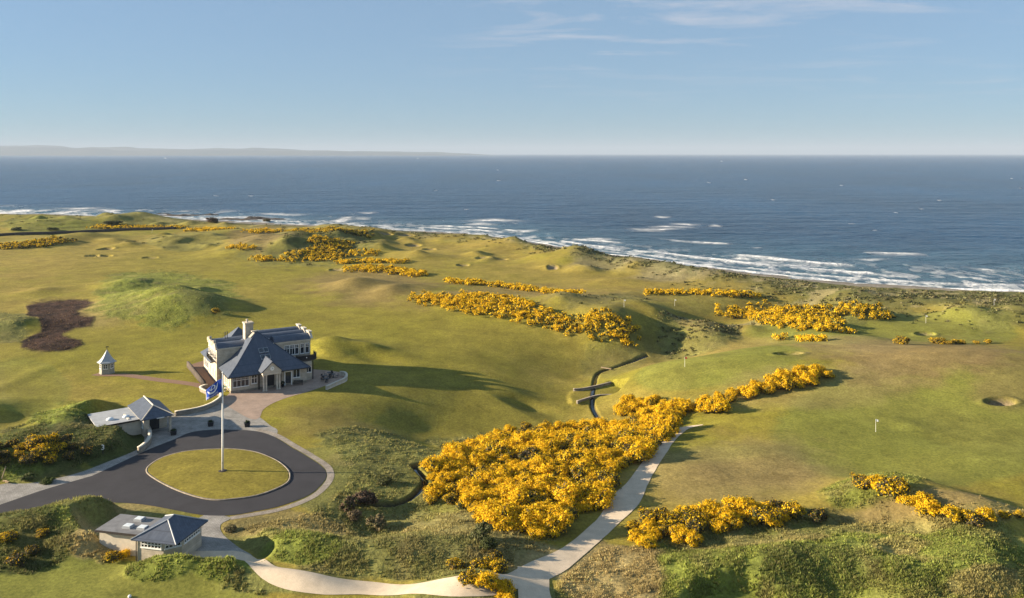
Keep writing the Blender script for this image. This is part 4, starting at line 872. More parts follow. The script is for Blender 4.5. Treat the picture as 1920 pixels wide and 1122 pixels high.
k_ = MB(); mid = (a_ + b_) / 2; k_.obox((0, 0, .35), (b_ - a_) / 2 * 1.0, np.array((.05, .28, 0)), (0, 0, .05)); o = k_.build('plank_bridge', M['wood']); o.location = (mid[0], mid[1], hz(*(mid + (b_ - a_) * .5)[:2]) + .0); tag(o, 'narrow pale plank laid across the stream above the stone crossing', 'plank')

FP = np.array((*P(417.5, 887)[:2], .28))
pole = empty('flagpole', FP)
tag(pole, 'tall white flagpole standing in the oval lawn inside the drive loop', 'flagpole')
k_ = MB(); k_.lathe([(.16, 0), (.15, 5), (.13, 9), (.10, 12), (.075, 14.7)], 14); k_.build('mast', M['white'], pole, smooth=True)
k_ = MB(); k_.lathe([(.62, -.1), (.62, .05), (.5, .10), (.0001, .11)], 18); k_.build('base', M['dark'], pole)
k_ = MB(); k_.ball((0, 0, 14.8), .14, 10); k_.build('finial', M['white'], pole)
k_ = MB(); k_.cyl((.0, -.14, 1.2), (-.10, -.06, 14.4), .012, n=5); k_.build('halyard', M['white'], pole)
k_ = MB(); k_.obox((0, -.18, 1.3), (.03, .04, 0), (0, .05, 0), (0, 0, .16)); k_.cyl((.0, -.12, 11.3), (.0, -.2, 11.3), .10, n=8); k_.build('cleat', M['lead'], pole)
FS = np.array((-.12, 0, 13.85))
def flag_pt(s, t, off=0.0):
    """s along the fly 0..1, t down the hoist 0..1, off the offset to the viewer's side"""
    x = -2.45 * s ** .95 - .10 * math.sin(3 * s * math.pi) * .5
    z = -1.75 * s ** 1.15 - t * (2.05 - .45 * s) + .05 * math.sin(5 * s + 2 * t)
    y = .22 * math.sin(6.2 * s + 1.2 * t) * s + .10 * math.sin(9 * s - 2 * t) * s - off
    return FS + np.array((x, y, z))
def flag_mesh(name, tris, off, mat, parent):
    V = [flag_pt(min(max(s, 0), 1), min(max(t, 0), 1), off) for s, t in tris[0]]
    me = bpy.data.meshes.new(name); me.from_pydata([tuple(p) for p in V], [], tris[1]); me.update()
    me.polygons.foreach_set('use_smooth', np.ones(len(me.polygons), bool)); return link(name, me, M[mat], parent)
flag = empty('flag', FP); tag(flag, 'blue flag with white crest and white lettering flying from the tall white pole', 'flag')
ns, nt = 40, 22
gv = [(i / ns, j / nt) for j in range(nt + 1) for i in range(ns + 1)]
gf = [(j * (ns + 1) + i, j * (ns + 1) + i + 1, (j + 1) * (ns + 1) + i + 1, (j + 1) * (ns + 1) + i) for j in range(nt) for i in range(ns)]
cloth = flag_mesh('cloth', (gv, gf), 0, 'flagblue', flag)
m = cloth.modifiers.new('thick', 'SOLIDIFY'); m.thickness = .015
eg = flag_mesh('fly_edge', ([(s, t / 20) for t in range(21) for s in (.965, 1.0)], [(2 * t, 2 * t + 1, 2 * t + 3, 2 * t + 2) for t in range(20)]), .022, 'flagwhite', flag)
def strip2(pts, w):
    """white print: a stroke of given widths along (s, t) points"""
    p = np.array(pts, float); q = smooth_line(p, .02); w = np.interp(np.linspace(0, 1, len(q)), np.linspace(0, 1, len(w)), w)
    t = np.gradient(q, axis=0); t /= np.linalg.norm(t, axis=1)[:, None] + 1e-9; n = np.stack([-t[:, 1], t[:, 0]], 1)
    V = np.stack([q - n * w[:, None] / 2, q + n * w[:, None] / 2], 1).reshape(-1, 2)
    return [tuple(a) for a in V], [(2 * i, 2 * i + 1, 2 * i + 3, 2 * i + 2) for i in range(len(q) - 1)]
ev, ef = [], []
for pts, wd_ in (([(.84, .24), (.76, .42), (.66, .58), (.50, .64), (.36, .56), (.28, .38), (.24, .14)], [.01, .07, .12, .13, .12, .07, .01]),
                 ([(.60, .12), (.52, .10), (.45, .16), (.44, .28), (.50, .36), (.58, .34), (.62, .24), (.59, .13)], [.05, .05, .05, .05, .05, .05, .05, .05]),
                 ([(.70, .22), (.64, .34), (.57, .46)], [.02, .05, .03]), ([(.38, .24), (.42, .36), (.47, .46)], [.02, .05, .03]), ([(.56, .02), (.52, .08)], [.07, .03])):
    V, f_ = strip2(pts, wd_); b = len(ev); ev += V; ef += [tuple(i + b for i in q) for q in f_]
flag_mesh('emblem', (ev, ef), .028, 'flagwhite', flag)
def text_mesh(body, size=1.0):
    cu = bpy.data.curves.new('txt', 'FONT'); cu.body = body; cu.size = size; cu.resolution_u = 2
    o = bpy.data.objects.new('txt', cu); COL.objects.link(o); bpy.context.view_layer.update()
    me = bpy.data.meshes.new_from_object(o.evaluated_get(bpy.context.evaluated_depsgraph_get()))
    v = np.array([p.co[:2] for p in me.vertices]); f = [tuple(p.vertices) for p in me.polygons]
    bpy.data.objects.remove(o); bpy.data.meshes.remove(me); return v, f
v, f = text_mesh('KINGSBARNS')
lo, hi = v.min(0), v.max(0); v = (v - lo) / (hi - lo)
flag_mesh('lettering', ([(.86 - .66 * x, .93 - .14 * y) for x, y in v], f), .028, 'flagwhite', flag)

# ------------------------------------------------------------------ furniture and small things
def planter(px, py, label):
    p = P(px, py, .0); o = empty('planter', (p[0], p[1], .014), R(20)); tag(o, label, 'planter', 'square planters on the forecourt')
    k = MB(); k.add([(x * s, y * s, z) for z, s in ((0, .40), (.62, .50)) for x, y in ((-1, -1), (1, -1), (1, 1), (-1, 1))], [(3, 2, 1, 0), (4, 5, 6, 7), (0, 1, 5, 4), (1, 2, 6, 5), (2, 3, 7, 6), (3, 0, 4, 7)])
    k.box(-.54, .54, -.54, .54, .621, .70); k.build('box', M['black'], o, bevel=.02)
    rr = np.random.default_rng(int(px)); V, Fc, Cc = [], [], []
    for i in range(160):
        d = rr.normal(size=3); d /= np.linalg.norm(d); d[2] = abs(d[2]); c = d * (.42, .42, .34) * rr.uniform(.5, 1) + (0, 0, .70); a = rr.normal(size=3) * .06; b = rr.normal(size=3) * .06
        V += [c - a, c + b, c + a, c - b]; Fc.append([4 * i, 4 * i + 1, 4 * i + 2, 4 * i + 3]); Cc.append(np.array([.03, .05, .018]) * rr.uniform(.6, 1.6))
    link('plant', mesh_np('plant', np.array(V), Fc, face_col=np.array(Cc)), M['leaf'], o)
for a_, b_, l_ in ((325.5, 815.5, 'dark square planter on the cobbles closest to the shed with two domes'), (395, 799, 'dark square planter on the cobbles just left of the tall flagpole'), (463.5, 800, 'dark square planter on the cobbles just right of the tall flagpole')): planter(a_, b_, l_)

def cafe_table():
    o = empty('cafe_table', (0, 0, 0)); k = MB(); k.lathe([(.46, .70), (.48, .71), (.48, .745), (.46, .75)], 18); k.build('table_top', M['black'], o)
    k = MB(); k.lathe([(.28, .0), (.28, .03), (.05, .06), (.045, .699)], 12); k.build('pedestal', M['black'], o); return o
def cafe_chair():
    o = empty('cafe_chair', (0, 0, 0)); k = MB(); k.box(-.23, .23, -.23, .23, .43, .47); k.build('seat', M['black'], o)
    k = MB(); k.obox((0, .25, .74), (.23, 0, 0), (0, .015, .004), (0, -.03, .20)); k.build('backrest', M['black'], o)
    for x in (-.2, .2):
        for y in (-.2, .22):
            k = MB(); k.cyl((x, y, 0), (x, y, .43 if y < 0 else .62), .02, n=6); k.build('leg', M['black'], o)
    return o
T0, C0 = cafe_table(), cafe_chair(); nt_, nc_ = 0, 0
for a_, b_, ph, l_ in ((609, 711, .4, 'dark round cafe table nearest the clubhouse corner post'), (617, 705, 1.2, 'dark round cafe table at the terrace back edge'), (625, 708, 2.0, 'dark round cafe table inside the wall curve'), (611, 716, .9, 'dark round cafe table at the terrace front edge')):
    p = P(a_, b_, .02); t_ = T0 if nt_ == 0 else copy_tree(T0); nt_ += 1; t_.location = (p[0], p[1], .02); tag(t_, l_, 'table', 'cafe tables on the terrace')
    for q in range(3):
        an = ph + q * 2.1; c_ = C0 if nc_ == 0 else copy_tree(C0); nc_ += 1
        c_.location = (p[0] + .78 * math.cos(an), p[1] + .78 * math.sin(an), .02); c_.rotation_euler = (0, 0, an - math.pi / 2)
        tag(c_, 'dark cafe chair drawn up to the ' + l_[11:], 'chair', 'chairs at the ' + l_[11:])
def bag():
    x, y = H(-.75, 1.9); o = empty('golf_bag', (x, y, .02), R(40)); tag(o, 'white golf bag with green hood leaning by the lit side wall of the clubhouse', 'golf bag')
    k = MB(); k.cyl((0, 0, .02), (.18, .12, .85), .15, .17, 12); k.build('body', M['white'], o)
    k = MB(); k.cyl((.18, .12, .86), (.23, .155, 1.10), .18, .10, 12); k.build('hood', M['greenplastic'], o)
    for s in (-1, 1):
        k = MB(); k.cyl((.12, .08, .65), (.45 + .1 * s, .05 - .32 * s, .0), .015, n=5); k.build('leg', M['black'], o)
    k = MB(); k.obox((-.08, -.14, .40), (.10, .0, .03), (0, .05, 0), (.0, 0, .2)); k.build('pocket', M['dark'], o)
bag()
x, y = H(13.2, -1.25); o = empty('bench', (x, y, .02), TH + R(-18)); tag(o, 'dark slatted bench standing against the clubhouse front right of the porch', 'bench')
k = MB(); [k.box(-.95, .95, -.28 + q * .15, -.16 + q * .15, .42, .46) for q in range(4)]; k.build('seat', M['dark'], o)
k = MB(); [k.obox((0, .34 + q * .03, .60 + q * .15), (.95, 0, 0), (0, .018, 0), (0, .012, .06)) for q in range(3)]; k.build('backrest', M['dark'], o)
for s in (-.85, .85):
    for yy, hh in ((-.24, .42), (.30, .95)):
        k = MB(); k.box(s - .035, s + .035, yy - .035, yy + .035, 0, hh); k.build('leg', M['dark'], o)
x, y = H(10.1, -1.0); o = empty('tub_plant', (x, y, .02)); tag(o, 'round dark tub with a clipped bush beside the right porch columns', 'tub plant')
k = MB(); k.lathe([(.28, 0), (.36, .5), (.38, .52), (.34, .53)], 14); k.build('tub', M['black'], o)
rr = np.random.default_rng(4); V, Fc, Cc = [], [], []
for i in range(300):
    d = rr.normal(size=3); d /= np.linalg.norm(d); c = d * .40 * rr.uniform(.7, 1) + (0, 0, .85); a = rr.normal(size=3) * .05; b = rr.normal(size=3) * .05
    V += [c - a, c + b, c + a, c - b]; Fc.append([4 * i, 4 * i + 1, 4 * i + 2, 4 * i + 3]); Cc.append(np.array([.02, .035, .014]) * rr.uniform(.6, 1.6))
link('bush', mesh_np('bush', np.array(V), Fc, face_col=np.array(Cc)), M['leaf'], o)

def flagstick(px, py, mat, label, h=2.2):
    p = G(px, py); o = empty('flagstick', p); tag(o, label, 'golf flag', 'flagsticks on the putting greens')
    k = MB(); k.cyl((0, 0, -.1), (0, 0, h), .028, .02, 8); k.build('stick', M['white'], o)
    k = MB(); n = 8
    V = [(.02 + .52 * i / n, .06 * math.sin(i * .9), h - .03 - (.40 * j) - .12 * (i / n) ** 1.3 + (.06 * i / n if j else 0)) for i in range(n + 1) for j in (0, 1)]
    k.add(V, [(2 * i, 2 * i + 2, 2 * i + 3, 2 * i + 1) for i in range(n)]); f = k.build('flag', M[mat], o); m = f.modifiers.new('t', 'SOLIDIFY'); m.thickness = .012
    k = MB(); k.cyl((0, 0, .004), (0, 0, .02), .055, n=10); k.build('hole_rim', M['white'], o)
for a_, b_, m_, l_ in ((1642, 810, 'white', 'white golf flag on the wide green right of the cart path'), (1284, 688, 'red', 'reddish golf flag on the raised green beyond the stream'), (1265, 574, 'white', 'small far golf flag on the green beyond the pale marram bank'), (1736, 606, 'white', 'small far golf flag beside the round bunker on the right'), (1864, 574, 'white', 'small far golf flag near the grassy shore at the right edge'), (285, 437, 'white', 'tiny golf flag on the distant green at far left'), (1170, 576, 'white', 'tiny golf marker flag beside the end of the gorse ridge')):
    flagstick(a_, b_, m_, l_)
p = P(1370, 1107, -.6); o = empty('tee_sign', (p[0], p[1], -.6), R(-8)); tag(o, 'small white number board at the back of the bottom tee', 'tee sign')
k = MB(); k.obox((0, 0, .52), (.26, 0, 0), (0, .03, 0), (0, 0, .19)); bd = k.build('board', M['white'], o)
k = MB(); [k.box(s - .03, s + .03, -.02, .02, 0, .33) for s in (-.18, .18)]; k.build('post', M['wood'], o)
v, f = text_mesh('5', .28)
me = bpy.data.meshes.new('numeral'); c = v.mean(0); me.from_pydata([(float(a - c[0]), -.035, float(b - c[1] + .52)) for a, b in v], [], f); me.update(); link('numeral', me, M['black'], bd)
p = P(1360, 1107, -.6); o = empty('marker_post', (p[0], p[1], -.6)); tag(o, 'short orange wooden post left of the white number board', 'marker post'); k = MB(); k.box(-.05, .05, -.05, .05, 0, .72); k.build('post', M['orange'], o); k = MB(); k.add([(-.05, -.05, .721), (.05, -.05, .721), (.05, .05, .721), (-.05, .05, .721), (0, 0, .82)], [(0, 1, 4), (1, 2, 4), (2, 3, 4), (3, 0, 4), (3, 2, 1, 0)]); k.build('cap', M['white'], o)
p = G(243, 1120); o = empty('tee_marker', p, R(30)); tag(o, 'white tee marker on the mown grass at the bottom edge', 'tee marker'); k = MB(); k.lathe([(.16, 0), (.2, .06), (.15, .2), (.05, .27)], 12); k.build('block', M['white'], o); k = MB(); k.cyl((0, 0, -.1), (0, 0, .0), .04, n=6); k.build('peg', M['black'], o)
p = G(193, 850); o = empty('road_sign', p, R(12)); tag(o, 'small white number sign on the dark grassy bank above the pavement', 'sign'); k = MB(); k.box(-.06, .06, -.04, .04, -.2, .55); k.build('post', M['dark'], o)
v, f = text_mesh('3', 1.15); me = bpy.data.meshes.new('numeral'); c = v.mean(0); me.from_pydata([(float(a - c[0]), -.06, float(b - c[1] + .95)) for a, b in v], [], f); me.update(); nm = link('numeral', me, M['white'], o); m = nm.modifiers.new('t', 'SOLIDIFY'); m.thickness = .06
for k2, (a0, b0, a1, b1, l_) in enumerate(((3, 899, 11, 873, 'tallest pale timber leaning on the bank at the left edge'), (6, 903, 14, 892, 'middle weathered timber lying on the bank at the left edge'), (11, 905, 17, 894, 'right-hand short pale timber lying beside the grassy bank at the left edge'))):
    q0 = G(a0, b0); q1 = G(a1, b1 + 14); q1 = np.array((q1[0], q1[1], q1[2] + (.9 if k2 == 0 else .25))); mid = (q0 + q1) / 2
    k = MB(); d = (q1 - q0) / 2; k.obox((0, 0, .08), d, np.cross(d, (0, 0, 1)) / np.linalg.norm(d) * .12, (0, 0, .05)); o = k.build('timber', M['wood'], bevel=.015); o.location = mid; tag(o, l_, 'timber', 'timbers at the left edge')
fw = [G(a, b) for a, b in [(-60, 446), (0, 443), (60, 440), (130, 438), (190, 435), (250, 432), (330, 430)]]
wall_line('field_wall', fw, .9, (1.5, 1.5), 'darkstone', None, 'long dark dry-stone wall crossing the far links at left', base=-1.0)
fw = [G(a, b) for a, b in [(1235, 583), (1290, 585), (1340, 588), (1385, 595)]]

def skerry(px, py, rx, ry, hh, label, sd):
    p = P(px, py, SEA_Z); n, mth = 40, 14; V = []
    for j in range(mth + 1):
        for i in range(n):
            a = 2 * math.pi * i / n; r = j / mth; x, y = rx * r * math.cos(a), ry * r * math.sin(a); V.append((x, y, 0, r))
    V = np.array(V); jag = fbm(V[:, 0] / 7 + sd * 9, V[:, 1] / 7, 4, sd); z = hh * (1 - V[:, 3] ** 1.5) * (1 + 2.6 * jag) - 1.0 * V[:, 3] + .5 * jag - .15
    V2 = np.column_stack([V[:, 0] * (1 + .4 * jag), V[:, 1] * (1 + .4 * jag), z]); i = np.arange((mth + 1) * n).reshape(mth + 1, n)
    f = np.stack([i[:-1], i[1:], np.roll(i[1:], -1, 1), np.roll(i[:-1], -1, 1)], -1).reshape(-1, 4)
    o = link('rock_ledge', mesh_np('rock_ledge', V2, f, smooth=False), M['rock']); o.location = p; tag(o, label, 'rock', 'rock ledges in the surf')
skerry(345, 404.5, 34, 16, 1.3, 'long dark rock ledge in the white surf off the left shore', 1)
skerry(395, 403.8, 22, 10, 1.1, 'small dark rock ledge right of the long one in the surf', 2)
skerry(470, 411.5, 42, 16, 1.6, 'broad brown rock shelf just off the point, surf behind it', 3)
skerry(300, 402, 16, 7, .9, 'tiny dark rock farthest left in the surf', 4)

# ------------------------------------------------------------------ gorse and shrubs
PAL = {'leaf': np.array([.058, .068, .020]), 'twig': np.array([.090, .066, .040]), 'flower': np.array([.81, .575, .016]), 'amber': np.array([.72, .41, .011]), 'olive': np.array([.095, .095, .040]), 'tan': np.array([.22, .17, .09]), 'brown': np.array([.10, .062, .042]), 'green': np.array([.060, .090, .018])}
def quads(c, n, size, rr, flat=.5):
    """small leaf-sized faces at points c facing roughly along n"""
    k = len(c); a = np.cross(n, rr.normal(size=(k, 3))); a /= np.linalg.norm(a, axis=1)[:, None] + 1e-9
    nn = n + flat * rr.normal(size=(k, 3)); b = np.cross(nn, a); b /= np.linalg.norm(b, axis=1)[:, None] + 1e-9
    s = size * rr.uniform(.6, 1.35, (k, 1)); a, b = a * s, b * s * rr.uniform(.6, 1.1, (k, 1))
    V = np.stack([c - a - .3 * b, c + .25 * a - b, c + a + .3 * b, c - .2 * a + b], 1).reshape(-1, 3)
    return V, np.arange(4 * k).reshape(k, 4)
def bush_points(lobes, n, rr, low=-.25):
    r3 = np.array([l[3] for l in lobes]); w = r3 ** 2; idx = rr.choice(len(lobes), n, p=w / w.sum()); L = np.array(lobes)[idx]
    d = rr.normal(size=(n, 3)); d /= np.linalg.norm(d, axis=1)[:, None]; d[:, 2] = np.where(d[:, 2] < low, -d[:, 2], d[:, 2])
    bmp = 1 + .75 * (vnoise(d[:, 0] * 3.4 + idx * 3.1, d[:, 1] * 3.4 + d[:, 2] * 2.6, 7) - .5) + .40 * np.clip(vnoise(d[:, 0] * 9 + idx * 5.3, d[:, 1] * 9 + d[:, 2] * 7, 17) - .66, 0, 1) * 2.2
    rad = L[:, 3] * bmp * (1 - .38 * rr.random(n) ** 1.8) * (1 + .13 * rr.normal(size=n))
    return L[:, :3] + d * rad[:, None] * np.array([1, 1, .92]), d, idx
def gorse_mesh(lobes, n, size, bloom, rr, leafpal=('leaf', 'twig'), flower=('flower', 'amber'), twigs=.25):
    c, d, idx = bush_points(lobes, n, rr)
    lobetone = rr.uniform(.45, 1.2, len(lobes))
    pat = vnoise(c[:, 0] * 1.5 + 7, c[:, 1] * 1.5 + c[:, 2] * 1.3, 3) * .6 + vnoise(c[:, 0] * 4 + c[:, 2] * 3, c[:, 1] * 4 + c[:, 2] * 2, 5) * .4
    pf = bloom * lobetone[idx] * np.clip(.55 + .75 * d[:, 2] + .25, .25, 1.15) * np.clip(-.15 + 2.3 * pat, .05, 1.35)
    isf = rr.random(n) < pf
    k = ~isf; V, f = quads(c[k] - d[k] * size * .5, d[k], size * 1.0, rr)
    tw = rr.random(k.sum()) < twigs; cl = np.where(tw[:, None], PAL[leafpal[1]], PAL[leafpal[0]]) * rr.uniform(.55, 1.5, (k.sum(), 1))
    me = mesh_np('gorse_bush', V, f, face_col=cl); fm = None
    if isf.sum() > 4:
        V, f = quads(c[isf] + d[isf] * size * .35, d[isf], size * .82, rr, .8)
        am = rr.random(isf.sum())[:, None]; cl = (PAL[flower[0]] * (1 - am) + PAL[flower[1]] * am) * rr.uniform(.55, 1.2, (isf.sum(), 1))
        fm = mesh_np('blossom', V, f, face_col=np.clip(cl, 0, .9))
    return me, fm
def lobes_for(r, h, n, rr):
    L = [(0, 0, h * .42, r * .62)]
    for i in range(n):
        a = 2 * math.pi * (i + rr.uniform(-.35, .35)) / n * 1.0; q = r * rr.uniform(.35, .72); s = r * rr.uniform(.22, .44)
        L.append((q * math.cos(a), q * math.sin(a), max(s * .55, h * rr.uniform(.28, .80) - s * .3), s))
    return L
rr = np.random.default_rng(21)
FULL = [gorse_mesh(lobes_for(1.8, 2.2, 15, rr), 5800, .10, rr.uniform(.95, 1.25), rr) for _ in range(6)]
SPARSE = [gorse_mesh(lobes_for(1.75, 2.2, 13, rr), 4600, .105, rr.uniform(.34, .55), rr, twigs=.45) for _ in range(4)]
BARE = [gorse_mesh(lobes_for(1.7, 2.2, 10, rr), 3600, .115, .10, rr, twigs=.55) for _ in range(2)]
def bush(kind, x, y, s, label, group, cat='gorse bush', name='gorse_bush', zs=1.0, sink=.25):
    me, fm = kind[int(rr.integers(len(kind)))]
    o = bpy.data.objects.new(name, me); COL.objects.link(o)
    if not me.materials: me.materials.append(M['leaf'])
    o.location = (x, y, hz(x, y) - sink * s); o.rotation_euler = (0, 0, float(rr.uniform(0, 6.28))); q = s * rr.uniform(.9, 1.12)
    o.scale = (q, q * rr.uniform(.85, 1.15), q * zs * rr.uniform(.85, 1.12)); tag(o, label, cat, group)
    if fm is not None:
        if not fm.materials: fm.materials.append(M['blossom'])
        b = bpy.data.objects.new('blossom', fm); COL.objects.link(b); b.parent = o
    return o
def fill(poly, gap, z):
    q = np.array([G(a, b)[:2] for a, b in poly]); lo, hi = q.min(0), q.max(0); out = []
    c = rr.uniform(lo, hi, (9000, 2)); c = c[poly_dist(c[:, 0], c[:, 1], q) < -.3]
    for p in c:
        if all((p[0] - o[0]) ** 2 + (p[1] - o[1]) ** 2 > gap * gap for o in out): out.append(p)
    return out
def patch(poly, gap, z, size, label, group, sparse=.12, bare=.03, lab2=None, lab3=None):
    n = 0
    for x, y in fill(poly, gap, z):
        t = rr.random(); s = size * rr.uniform(.66, 1.30); n += 1
        if t < bare: bush(BARE, x, y, s * .9, lab3 or lab2 or label, group)
        elif t < bare + sparse: bush(SPARSE, x, y, s, lab2 or label, group)
        else: bush(FULL, x, y, s, label, group)
    return n
counts = {}
counts['main'] = patch([(800, 902), (815, 874), (862, 850), (922, 824), (965, 806), (1050, 800), (1112, 806), (1150, 808), (1192, 790), (1236, 768), (1282, 756), (1292, 768), (1268, 802), (1238, 834), (1208, 866), (1160, 886), (1146, 905), (1132, 950), (1088, 980), (1050, 1000), (1008, 1010), (975, 996), (908, 990), (892, 966), (852, 945), (808, 950), (796, 938), (806, 918)], 1.98, -2.2, 1.0,
      'yellow flowering gorse bush packed into the big thicket between stream and cart path', 'gorse bushes in the big thicket', .16, .03, 'thin-flowered gorse bush with dark twigs inside the big thicket by the cart path', 'dark bare gorse bush showing twigs inside the big thicket by the cart path')
counts['arm'] = patch([(1152, 778), (1158, 770), (1190, 752), (1232, 748), (1240, 756), (1215, 768), (1180, 780), (1165, 786)], 2.2, -2.4, 1.0, 'yellow gorse bush in the small upper clump beside the stream crossing', 'gorse bushes beside the stream crossing', .1, 0)
counts['strip'] = patch([(1314, 776), (1318, 762), (1345, 748), (1380, 738), (1420, 727), (1462, 716), (1488, 703), (1520, 700), (1570, 703), (1572, 712), (1520, 722), (1465, 732), (1440, 742), (1392, 750), (1362, 760), (1345, 776)], 2.2, .3, 1.0, 'yellow gorse bush in the long low strip above the end of the cart path', 'gorse bushes in the strip above the path end', .12, .02, 'dull olive gorse bush among yellow ones in the strip above the cart path end')
counts['front'] = patch([(1172, 996), (1190, 980), (1250, 966), (1320, 958), (1380, 952), (1430, 950), (1470, 962), (1530, 968), (1556, 974), (1540, 982), (1490, 978), (1440, 982), (1390, 990), (1350, 1002), (1300, 1014), (1250, 1018), (1205, 1022), (1180, 1014)], 1.75, .6, .86, 'orange-yellow gorse bush in the dense clump right of the cart path fork', 'gorse bushes in the front right clump', .42, .08, 'brownish gorse bush with scattered flowers in the clump right of the path fork', 'nearly bare twiggy gorse bush in the clump right of the path fork')
for a_, b_, s in ((1300, 1020, .8), (1450, 985, .75), (1212, 1026, .8)):
    p = G(a_, b_); bush(FULL, p[0], p[1], s, 'bright rounded gorse bush standing out at the front of the right clump', 'gorse bushes at the front of the right clump')
counts['right'] = patch([(1612, 912), (1640, 902), (1672, 906), (1680, 920), (1720, 938), (1765, 948), (1800, 968), (1790, 980), (1740, 968), (1700, 960), (1672, 945), (1655, 930), (1620, 918)], 1.9, 1.6, .92, 'orange-yellow gorse bush running down the green knoll beside the right-hand fairway', 'gorse bushes on the right knoll', .35, .08, 'dark gorse bush with few flowers on the green knoll at right', 'bare dark gorse bush on the green knoll at right')
for a_, b_, s, k_, l_ in ((1848, 975, .7, FULL, 'lone bright gorse bush on the bank near the right edge'), (1830, 985, .7, BARE, 'dark flowerless gorse bush left of the lone bright one at right'), (1885, 972, .55, SPARSE, 'small low gorse bush at the far right end of the bank'), (1912, 972, .5, SPARSE, 'small gorse bush touching the right edge'), (1815, 975, .6, SPARSE, 'small dark gorse bush between the knoll and the lone bright bush')):
    p = G(a_, b_); bush(k_, p[0], p[1], s, l_, None)
for a_, b_, s, k_, l_ in ((855, 1068, .62, SPARSE, 'small orange gorse bush left of a pair, above the pale track'), (900, 1070, .85, SPARSE, 'large orange gorse bush in the row just above the pale track'), (934, 1072, .7, SPARSE, 'rightmost orange gorse bush in the row just above the pale track'), (925, 1050, .55, BARE, 'small dull gorse bush behind the row above the pale track'),
                        (880, 1095, .6, SPARSE, 'small orange gorse bush on the lower verge of the track, leftmost'), (912, 1102, .68, FULL, 'bright gorse bush on the lower verge between two others'), (945, 1112, .62, FULL, 'gorse bush on the lower verge nearest the track fork'), (950, 1130, .7, FULL, 'gorse bush cut by the bottom edge beside the track fork'),
                        (212, 1053, .55, SPARSE, 'small orange gorse bush in front of the sunk shed'), (233, 1047, .42, FULL, 'tiny yellow gorse bush right below the sunk shed wall'), (80, 1005, .5, SPARSE, 'small gorse bush on the shaded green bank at lower left'), (12, 1015, .7, SPARSE, 'orange gorse bush cut by the left edge below the drive'), (60, 1040, .6, BARE, 'dark low gorse bush in the shaded hollow at lower left'), (30, 1060, .8, BARE, 'dark gorse bush in the shade at the lower left edge'),
                        (405, 587, .8, SPARSE, 'lone gorse bush at the foot of the green dune behind the clubhouse')):
    p = G(a_, b_); bush(k_, p[0], p[1], s, l_, None)
counts['bank'] = patch([(-30, 842), (0, 834), (50, 826), (110, 830), (150, 836), (174, 848), (164, 862), (130, 868), (80, 873), (30, 877), (-30, 885)], 1.7, 1.6, .78, 'dull gorse bush with orange tips on the bank above the pavement at left', 'gorse bushes on the left bank', .45, .42, 'gorse bush with orange flowers along the top of the left bank', 'grey-brown leggy gorse bush on the left bank above the pavement')
for a_, b_, s in ((1682, 645, .7), (1694, 646, .85), (1750, 644, .8), (1763, 645, .9), (1778, 646, .7), (1790, 645, .6), (1803, 645, .75), (1830, 645, .5), (1853, 644, .6)):
    p = G(a_, b_); bush(SPARSE, p[0], p[1], s, 'small speck of gorse in the scattered row along the brown rise at right', 'gorse specks on the brown rise')
# shrubs without flowers
def shrub(px, py, s, lab, pal, zs=1.0, cat='shrub', seed=1, n=2600, sz=.10):
    q = np.random.default_rng(seed); me, _ = gorse_mesh(lobes_for(1.5, 2.0, 9, q), n, sz, 0, q, pal, twigs=.5); me.name = 'shrub'; p = G(px, py)
    o = link('shrub', me, M['leaf']); o.location = (p[0], p[1], p[2] - .2); o.scale = (s, s, s * zs); tag(o, lab, cat); return o
for i, (a_, b_, s, pal, zs, l_) in enumerate(((682, 945, 1.3, ('brown', 'twig'), .9, 'reddish brown leafless shrub in the dark hollow below the drive'), (655, 955, 1.0, ('brown', 'leaf'), .9, 'dark brown shrub at the left side of the hollow'), (664, 975, .7, ('tan', 'twig'), 1.1, 'pale twiggy shrub at the bottom of the dark hollow'), (708, 992, 1.0, ('olive', 'tan'), 1.0, 'grey-green rounded shrub by the stream in the hollow'),
        (432, 995, .62, ('tan', 'olive'), .8, 'rounded tan tussock shrub beside the yard of the sunk shed'), (905, 1010, 1.0, ('leaf', 'olive'), 1.1, 'dark green shrub under the lower left corner of the big thicket'), (915, 1032, .9, ('leaf', 'leaf'), 1.0, 'low dark green shrub below the big thicket'), (868, 955, .7, ('leaf', 'olive'), 1.3, 'upright dark green shrub at the left foot of the big thicket'), (722, 905, .8, ('olive', 'leaf'), .7, 'olive shrub on the slope above the dark hollow'),
        (52, 900, .85, ('green', 'olive'), .7, 'bright green shrub beside the pavement at the left edge'), (88, 905, .8, ('green', 'leaf'), .6, 'green leafy shrub low on the left bank by the pavement'), (500, 416, 2.6, ('twig', 'leaf'), .5, 'brown bushy mound on the rocky point by the sea'), (398, 418, 2.8, ('twig', 'brown'), .8, 'round brown thicket on the far shore point'), (210, 424, 4.5, ('leaf', 'olive'), .45, 'large dark scrub mound on the far left links'), (100, 432, 2.6, ('leaf', 'olive'), .4, 'dark scrub on the far left dune'), (30, 432, 2.2, ('leaf', 'olive'), .5, 'dark scrub patch near the left edge on the far links'))):
    shrub(a_, b_, s, l_, pal, zs, seed=40 + i, n=2600 if s < 2 else 3600, sz=.10)

